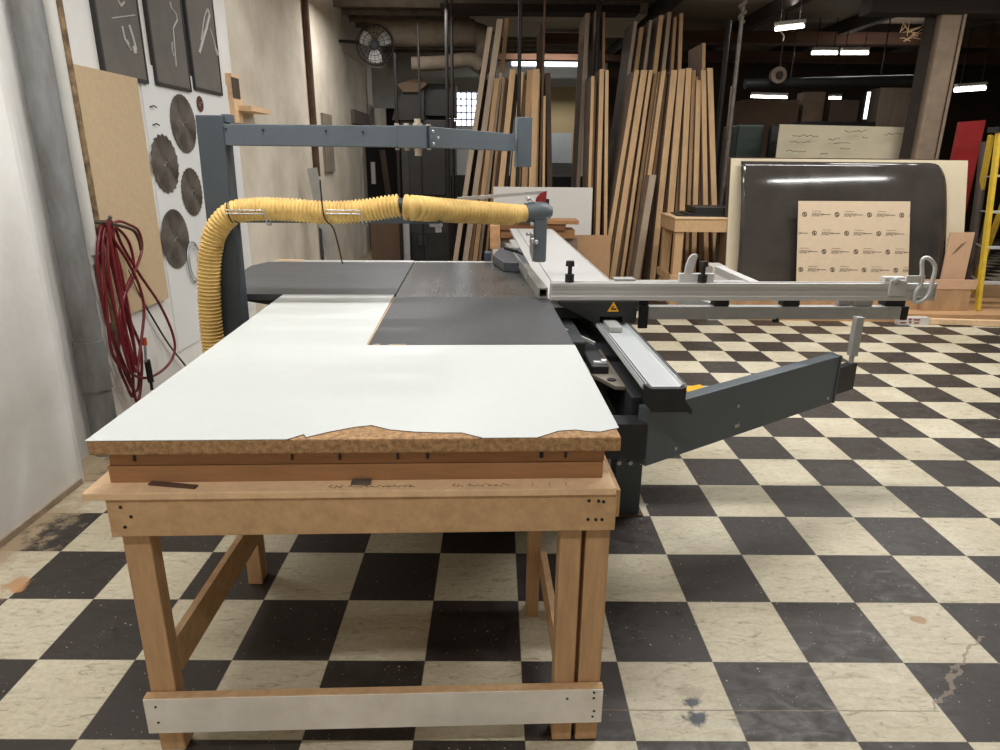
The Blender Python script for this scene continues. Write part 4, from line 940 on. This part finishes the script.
# ------------------------------------------------------------------ bench with black stack
Yb = 5.5
BN = thing('wooden_stand', 'small bare wooden stand with lower rail in front of the large sheet stack', 'stand', ay(700, 280, Yb + .3) * 1)
def bq(x, y): return ay(x, y, Yb)
tz = bq(676, 219).z; tb_ = bq(676, 232).z; x0 = bq(675, 225).x; x1 = x0 + .75; dpt = .62
def bxb(nm, a0, a1, b0, b1, z0, z1, m=mdf): return MB().box(a0, a1, b0, b1, z0, z1).build(nm, m, BN, bevel=.003)
bxb('top', x0 - .01, x1, Yb - .01, Yb + dpt, tz, tz + .018, mdf_pale)
bxb('apron', x0, x1, Yb, Yb + .02, tb_, tz); bxb('apron', x0, x0 + .02, Yb + .02, Yb + dpt, tb_, tz); bxb('apron', x1 - .02, x1, Yb + .02, Yb + dpt, tb_, tz); bxb('apron', x0, x1, Yb + dpt - .02, Yb + dpt - .0, tb_, tz)
for (lx, ly) in ((x0 + .02, Yb + .02), (x1 - .11, Yb + .02), (x0 + .02, Yb + dpt - .11), (x1 - .11, Yb + dpt - .11)):
    bxb('leg', lx, lx + .085, ly, ly + .085, 0, tb_, wood_leg)
lz0 = bq(660, 281).z
bxb('lower_rail', x0, x0 + .02, Yb - .0, Yb + dpt, lz0 - .02, lz0 + .06); bxb('lower_rail', x0 + .02, x1, Yb - .0, Yb + .02, lz0 - .02, lz0 + .06)
zt = tz + .018
cx = x0 + .42
for i, (dx, w_, h, lab) in enumerate(((-.02, .36, .014, 'bottom flat black slab spread on the wooden stand'), (.04, .32, .014, 'thin black slab second from the bottom on the wooden stand'), (.07, .27, .062, 'thick black slab topmost on the wooden stand'))):
    mbx = MB().prism([(cx + dx - w_, Yb + .10, zt), (cx + dx + w_ * .8, Yb + .06, zt), (cx + dx + w_ * .8, Yb + .50, zt), (cx + dx - w_ * .9, Yb + .52, zt)], (0, 0, h))
    simple('black_slab', lab, 'slab', mbx, black_rub, 'black slabs on the wooden stand', bevel=.003); zt += h + .001
simple('white_box', 'low white box standing under the crosscut fence by the wooden stand', 'box', MB().box(ay(712, 280, 5.1).x, ay(727, 280, 5.1).x, 5.1, 5.4, 0, ay(700, 267, 5.1).z), white_sheet)

# ------------------------------------------------------------------ big dark sheet group on the right
YP = 5.35
def pa_(x, y, Y=YP): return ay(x, y, Y)
# support packing low
zP = .305
simple('timber_skid', 'low timber skid carrying the dark glossy sheet', 'skid', MB().box(pa_(723, 285).x, pa_(955, 285).x, YP - .06, YP + .55, .09, zP).box(pa_(723, 285).x + .1, pa_(723, 285).x + .2, YP, YP + .5, 0, .09).box(pa_(955, 285).x - .2, pa_(955, 285).x - .1, YP, YP + .5, 0, .09), sheet_edge2)
a, b = pa_(724, 283), pa_(969, 161)
zt_ = b.z
simple('backing_sheet', 'wide cream backing sheet standing behind the dark glossy sheet', 'board', MB().prism([(pa_(725, 283, YP + .06).x, YP + .06, zP), (pa_(962, 283, YP + .06).x, YP + .06, zP), (pa_(968, 161, YP + .2).x, YP + .20, zt_ + .005), (pa_(731, 161, YP + .2).x, YP + .20, zt_ + .005)], (0, .018, 0)), mat('cream_backing', (214, 200, 172), .7, var=.03))
simple('backing_sheet_edge_frame', 'thin dark brown sheet edge behind the cream backing sheet', 'board', MB().prism([(pa_(722, 283, YP + .1).x, YP + .10, zP), (pa_(960, 283, YP + .1).x, YP + .10, zP), (pa_(940, 159, YP + .24).x, YP + .24, zt_ + .015), (pa_(728, 159, YP + .24).x, YP + .24, zt_ + .015)], (0, .02, 0)), sheet_dark)
# the dark glossy sheet, gently bowed
mb = MB(); nxs, nzs = 40, 24; V = []; 
za = zP; zb2 = pa_(840, 162, YP + .15).z
xa0, xa1, xb0, xb1 = pa_(737, 285).x, pa_(741, 162, YP + .15).x, pa_(945, 285).x, pa_(946, 162, YP + .15).x
for j in range(nzs + 1):
    for i in range(nxs + 1):
        s_, t_ = i / nxs, j / nzs
        bow = -.012 * math.sin(math.pi * s_) + .10 * max(0, s_ - .80) ** 2 * 4 - .004 * math.sin(s_ * 5 + t_ * 3)
        x0_, x1_ = xa0 + (xa1 - xa0) * t_, xb0 + (xb1 - xb0) * t_
        cut = .05 * max(0, (s_ - .9) * 10) ** 3 * max(0, (t_ - .8) * 5) ** 2
        V.append((x0_ + (x1_ - x0_) * s_ - cut * .5, YP + .01 + .03 * t_ + .11 * t_ ** 3 + bow, za + (zb2 - za) * t_ - cut))
nv = len(V); Fq = []
for j in range(nzs):
    for i in range(nxs):
        q = j * (nxs + 1) + i; Fq.append((q, q + 1, q + nxs + 2, q + nxs + 1))
V2 = [(x, y + .006, z) for x, y, z in V]
Fr = [tuple(reversed([k + nv for k in f])) for f in Fq]
rim = []
for i in range(nxs): rim.append((i, i + nv, i + 1 + nv, i + 1)); q = nzs * (nxs + 1) + i; rim.append((q + 1, q + 1 + nv, q + nv, q))
for j in range(nzs): q = j * (nxs + 1); rim.append((q + nxs + 1, q + nxs + 1 + nv, q + nv, q)); q += nxs; rim.append((q, q + nv, q + nxs + 1 + nv, q + nxs + 1))
mb.add(V + V2, Fq + Fr + rim, True)
simple('glossy_sheet', 'large dark glossy bowed sheet leaning behind the crosscut fence', 'board', mb, smoke_sheet)
# kraft paper with printed logo, resting in front
KP = thing('kraft_sheet', 'kraft covered panel printed with rows of small logos before the dark glossy sheet', 'board', (pa_(852, 281).x, YP - .07, .3))
k0, k1, k2, k3 = (pa_(796, 283, YP - .07), pa_(908, 283, YP - .07), pa_(911, 201.5, YP - .07), pa_(799, 201, YP - .07))
kb0 = Vector((k0.x, YP - .09, zP)); kb1 = Vector((k1.x, YP - .09, zP)); kt1 = Vector((k2.x, YP - .06, k2.z)); kt0 = Vector((k3.x, YP - .06, k3.z))
MB().prism([tuple(p) for p in (kb0, kb1, kt1, kt0)], (0, .008, 0)).build('panel', kraft, KP)
# printed rows
kn_ = MB(); kw = (kb1 - kb0).length; kh = (kt0 - kb0).length; ex = (kb1 - kb0).normalized(); ez = (kt0 - kb0).normalized(); no = Vector((0, -.0015, 0))
cu_ = bpy.data.curves.new('lettering', 'FONT'); cu_.body = 'XINDU'; cu_.size = .05; cu_.resolution_u = 1
to = bpy.data.objects.new('lettering', cu_); COL.objects.link(to); dg = bpy.context.evaluated_depsgraph_get(); tm = bpy.data.meshes.new_from_object(to.evaluated_get(dg))
tv = [v.co.copy() for v in tm.vertices]; tf = [list(p.vertices) for p in tm.polygons]
bpy.data.objects.remove(to); bpy.data.curves.remove(cu_); bpy.data.meshes.remove(tm)
tw = max(v.x for v in tv)
def kp(s_, t_): return kb0 + ex * s_ + ez * t_ + no
def put_text(s0, t0, size=1):
    W_ = .115
    V_ = []; 
    for v in tv:
        s_ = s0 + v.x * W_ / tw + v.y * .25
        V_.append(kp(min(max(s_, .003), kw - .003), t0 + v.y))
    if s0 < kw - .01 and s0 + W_ > .01: kn_.add(V_, tf)
def seg(s0, s1, t0, h):
    s0, s1 = max(s0, .003), min(s1, kw - .003)
    if s1 > s0: kn_.add([kp(s0, t0), kp(s1, t0), kp(s1, t0 + h), kp(s0, t0 + h)], [(0, 1, 2, 3)])
def ringm(s0, t0):
    if s0 < .02 or s0 > kw - .02: return
    n = 16; V_ = []
    for i in range(n):
        a_ = 2 * math.pi * i / n; V_ += [kp(s0 + .024 * math.cos(a_), t0 + .024 * math.sin(a_)), kp(s0 + .017 * math.cos(a_), t0 + .017 * math.sin(a_))]
    kn_.add(V_, [(2 * i, 2 * ((i + 1) % n), 2 * ((i + 1) % n) + 1, 2 * i + 1) for i in range(n)])
    kn_.add([kp(s0 - .014, t0 + .012), kp(s0 - .006, t0 + .014), kp(s0 + .014, t0 - .012), kp(s0 + .006, t0 - .014)], [(0, 1, 2, 3)])
    kn_.add([kp(s0 - .004, t0 + .012), kp(s0 + .008, t0 + .010), kp(s0 + .003, t0 + .003)], [(0, 1, 2)]); kn_.add([kp(s0 + .004, t0 - .012), kp(s0 - .008, t0 - .010), kp(s0 - .003, t0 - .003)], [(0, 1, 2)])
per = kw * .281
for row, (ty, off) in enumerate(((.835, .055), (.60, .145), (.365, .235), (.13, .035))):
    t0 = kh * (1 - (1 - ty) * .90)
    for k_ in range(-1, 5):
        s0 = off * kw + per * k_
        ringm(s0, t0); put_text(s0 + per * .20, t0 - .020); seg(s0 + per * .52, s0 + per * .80, t0 - .004, .005); seg(s0 + per * .24, s0 + per * .52, t0 + .030, .003)
kn_.build('printed_logos', kraft_ink, KP)
# small boards at right of panel
def fs2(nm, lab, x0, y0, x1, y1, Y, m, z0=None):
    a, b = ay(x0, y1, Y), ay(x1, y0, Y); return simple(nm, lab, 'board', MB().box(a.x, b.x, Y, Y + .016, a.z if z0 is None else z0, b.z), m)
fs2('offcut_board', 'pinkish square board with pencilled mark standing low beside the dark glossy sheet', 944, 232.5, 975, 264, 5.33, pink_board, .30)
fs2('offcut_board', 'long low pinkish board lying along the bottom beside the dark glossy sheet', 920, 280, 978, 289, 5.22, pink_board)
qa, qb = ay(926, 289.5, 5.225), ay(972, 289.5, 5.225)
simple('timber_block', 'brown timber block under the long low pinkish board on the plywood platform', 'block', MB().box(qa.x, qb.x, 5.225, 5.28, .085, ay(949, 289, 5.22).z), sheet_edge2)
pk = bpy.data.objects['offcut_board.001']
mk = MB()
for i in range(5):
    p, q = ay(952 + i * 2, 254 - i * 2.2, 5.325), ay(958 + i * 2, 250 - i * 2.0, 5.325); mk.beam(p, q, .003, .004)
WM[pk.name] = pk.matrix_world.copy(); WM[pk.name] = Matrix.Translation(pk.location)
mk.build('pencil_mark', mat('pencil', (120, 92, 66), .9), pk)
# base timber strip / platform on the floor at right
simple('plywood_platform', 'low plywood platform edge lying along the floor under the panels', 'platform', MB().prism([(3.35, 5.12, 0), (6.6, 5.02, 0), (8.2, 6.9, 0), (3.35, 6.9, 0)], (0, 0, .085)), mat('ply_platform', (190, 150, 108), .75, var=.12, scale=7, stretch=(.4, 3, 3)))
ws_ = MB(); 
simple('carton_strip', 'flattened white carton strip with red print lying before the plywood platform', 'carton', MB().box(ay(899, 322, 4.95).x, ay(929, 322, 4.95).x, 4.95, 5.02, 0, .075), white_sheet)
cs = bpy.data.objects['carton_strip']; WM[cs.name] = Matrix.Translation(cs.location)
rt = MB(); xs0 = ay(899, 322, 4.95).x
for i, (dx, dz, w_, h_2) in enumerate(((.01, .05, .05, .012), (.09, .05, .03, .014), (.14, .048, .06, .012), (.01, .018, .06, .012), (.10, .02, .02, .02), (.15, .016, .05, .012))):
    rt.box(xs0 + dx, xs0 + dx + w_, 4.9475, 4.9498, dz, dz + h_2)
rt.build('red_print', red_paint, cs)
simple('timber_strip', 'raw timber strip lying on the floor in front of the yellow ladder', 'timber', MB().beam((5.0, 5.02, .03), (6.5, 4.86, .03), .07, .05), mdf_pale)
# cream sheet with notes behind
a, b = ay(778, 160, 6.9), ay(918, 127, 6.9)
cs2 = simple('cream_sheet', 'cream sheet with scribbled handwriting standing behind the dark glossy sheet', 'board', MB().prism([(ay(776, 160, 6.9).x, 6.9, 0), (ay(914, 160, 6.9).x, 6.9, 0), (ay(918, 129, 6.9).x, 7.0, b.z), (ay(783, 127, 6.9).x, 7.0, b.z + .02)], (0, .016, 0)), cream)
WM[cs2.name] = Matrix.Translation(cs2.location)
sb = MB(); rnd = random.Random(3)
for (x0_, y0_, L_, n_) in ((792, 136, 26, 12), (790, 142, 20, 9), (786, 151, 20, 9), (828, 139, 12, 6), (834, 143, 16, 8), (840, 148, 10, 5), (845, 131, 22, 10), (884, 134, 18, 7), (820, 154, 8, 4), (862, 137, 6, 3)):
    P = [ay(x0_ + L_ * i / n_, y0_ + rnd.uniform(-1.2, 1.2), 6.893) for i in range(n_ + 1)]
    for p, q in zip(P, P[1:]): sb.beam(p, q, .004, .007)
sb.build('handwriting', mat('pencil_grey', (120, 112, 96), .9), cs2)
# dark machinery behind, red panel, grey boards
facebox('green_machine', 'dark green machine partly hidden behind the rope-wound post', 'machine', 733, 125, 765, 175, 7.6, .6, green_dark, .02, zfloor=True)
facebox('black_frame_unit', 'black upright frame between the green machine and the cream sheet', 'frame', 763, 126, 780, 200, 7.4, .1, black_rub, zfloor=True)
facebox('brown_crate', 'dark brown flat crate panel behind the green machine', 'crate', 741, 100, 800, 130, 10.5, .5, brown_panel, zfloor=True)
facebox('brown_crate', 'lighter brown upright panel between the dark crate panel and the slit window', 'panel', 800, 92, 826, 130, 10.6, .3, mat('mid_brown', (104, 86, 70), .85), zfloor=True)
facebox('brown_crate', 'darkest brown board just before the slit window', 'board', 827, 100, 860, 128, 10.4, .3, mat('deep_brown', (62, 46, 36), .85), zfloor=True)
facebox('grey_panel', 'grey-brown panelled partition between slit window and rough column', 'panel', 874, 88, 922, 130, 10.3, .3, mat('grey_brown', (112, 98, 84), .85, var=.2, scale=3, stretch=(4, 1, .3)), zfloor=True)
facebox('black_box', 'black box behind the cream sheet with only its top showing', 'box', 800, 122, 876, 128, 8.5, .3, black_rub, zfloor=True)
a = [ay(x, y, 6.3) for x, y in ((960, 122), (986, 120), (978, 236), (952, 236))]
rp_ = thing('red_panel', 'tall red metal panel standing behind the yellow ladder', 'panel', (a[0].x, 6.3, 0))
MB().prism([(a[0].x, 6.3, 0), (a[1].x, 6.3, 0), (a[1].x, 6.3, a[1].z), (a[0].x, 6.3, a[0].z)], (0, .04, 0)).build('body', red_paint, rp_)
facebox('cardboard_sheet', 'greyish brown board leaning between red panel and yellow ladder', 'board', 983, 118, 1010, 240, 6.5, .05, mat('grey_brown', (112, 98, 84), .85), zfloor=True)
simple('leather_roll', 'dark soft roll leaning beside the red panel', 'roll', MB().tube(catmull([ay(985, 142, 5.9), ay(980, 190, 5.85), ay(973, 240, 5.8), ay(967, 288, 5.8)], 5), .045, 12), mat('dark_roll', (72, 62, 56), .6))
# yellow step ladder
Yl = 5.25
LD = thing('step_ladder', 'yellow step ladder with silver treads at the edge of the panels', 'ladder', (ay(980, 312, Yl).x, Yl + .3, .085))
lt, lb = ay(994, 140, Yl), ay(976, 310, Yl)
def rail_(p, q, m, nm, w_=.055, h_2=.035): MB().beam(p, q, h_2, w_, up=(0, 1, 0)).build(nm, m, LD, bevel=.002)
A0 = Vector((ay(977, 311, Yl).x, Yl, .087)); A1 = ay(999, 132, Yl + .35); A2 = Vector((A0.x + .5, Yl, .087)); A3 = Vector((A1.x + .35, Yl + .35, A1.z))
rail_(A0, A1, yellow_paint, 'side_rail'); rail_(A2, A3, yellow_paint, 'side_rail')
B0_, B1_ = Vector((ay(960, 300, Yl + .95).x, Yl + .95, .087)), Vector((A1.x - .02, Yl + .42, A1.z - .03)); B2_, B3_ = Vector((A2.x + .08, Yl + .95, .087)), Vector((A3.x, Yl + .42, A3.z - .03))
rail_(B0_, B1_, yellow_paint, 'back_rail'); rail_(B2_, B3_, yellow_paint, 'back_rail')
for t_ in (.16, .36, .56, .76):
    p, q = A0.lerp(A1, t_), A2.lerp(A3, t_); MB().beam(p + Vector((.018, 0, 0)), q - Vector((.018, 0, 0)), .08, .022).build('tread', alu, LD)
    p2 = B0_.lerp(B1_, t_); MB().beam(p + Vector((0, .02, 0)), p2, .008, .014).build('spreader', alu_dull, LD)
MB().beam(A1 + Vector((-.04, .04, .02)), A3 + Vector((.04, .04, .02)), .16, .05).build('top_cap', black_rub, LD, bevel=.004)
# yellow scrap behind the rail
simple('plastic_scrap', 'small bright yellow scrap on the floor just beyond the rail end', 'scrap', MB().prism([tuple(g2(683, 389)), tuple(g2(700, 386)), tuple(g2(706, 391)), tuple(g2(690, 395))], (0, 0, .012)), amber)
# bundle of dusty twigs hung from ceiling beam
tw_ = MB(); rr_ = random.Random(5)
for i in range(14):
    p = ay(900 + rr_.uniform(0, 14), 34 + rr_.uniform(-4, 8), 6.9); q = p + Vector((rr_.uniform(-.1, .35), 0, rr_.uniform(-.06, .14)))
    tw_.tube([p, q], .005, 5)
tw_.tube([ay(907, 36, 6.9), Vector((ay(907, 36, 6.9).x, 6.9, ZC))], .004, 5)
simple('twig_bundle', 'tangle of pale dusty strips hanging near the rough column top', 'bundle', tw_, mdf_pale, kind=None)

# ------------------------------------------------------------------ lights
def area(loc, sx, sy, power, col=(1, .985, .955), rot=(0, 0, 0)):
    l = bpy.data.lights.new('ceiling_and_fill_light', 'AREA'); l.shape = 'RECTANGLE'; l.size = sx; l.size_y = sy; l.energy = power; l.color = col
    o = bpy.data.objects.new('ceiling_and_fill_light', l); COL.objects.link(o); o.location = loc; o.rotation_euler = rot; return o
FIX = [(-.1, 1.1, 3.3, 56, 2.0, 0), (2.7, 2.3, 3.3, 74, 2.4, 0), (6.3, 1.2, 3.3, 62, 2.0, 0), (.4, -1.5, 3.3, 38, 2.4, 0), (.7, 4.3, 3.3, 42, 2.4, 0), (4.6, 4.2, 3.3, 60, 2.4, 0), (5.6, 5.2, 3.42, 22, 1.2, 0),  # lamp behind the camera is unseen fill added for apron and near wall
       (-.3, 7.2, 3.25, 30, 1.2, 14), (4.2, 7.6, 3.3, 20, 1.2, 8), (1.7, 11.2, 3.43, 34, 1.2, 0), (6.5, 9.4, 3.1, 6, 1.2, 2)]  # back-row lamps except the last are added to brighten the rear
for i, (x, y, z, p, ln, up_) in enumerate(FIX):
    area((x, y, z - .05), ln, .14, p)
    if up_: area((x, y, z + .02), ln, .14, up_, rot=(math.pi, 0, 0))  # upward fill added to brighten the rear ceiling
w = bpy.data.worlds.new('world'); sc.world = w; w.use_nodes = True
w.node_tree.nodes['Background'].inputs[0].default_value = (.75, .85, 1, 1); w.node_tree.nodes['Background'].inputs[1].default_value = .3
sc.view_settings.view_transform = 'Standard'; sc.view_settings.look = 'None'; sc.view_settings.gamma = 1; sc.view_settings.exposure = .07
sc.view_settings.use_curve_mapping = False
sc.cycles.use_denoising = True
sc.cycles.max_bounces = 6
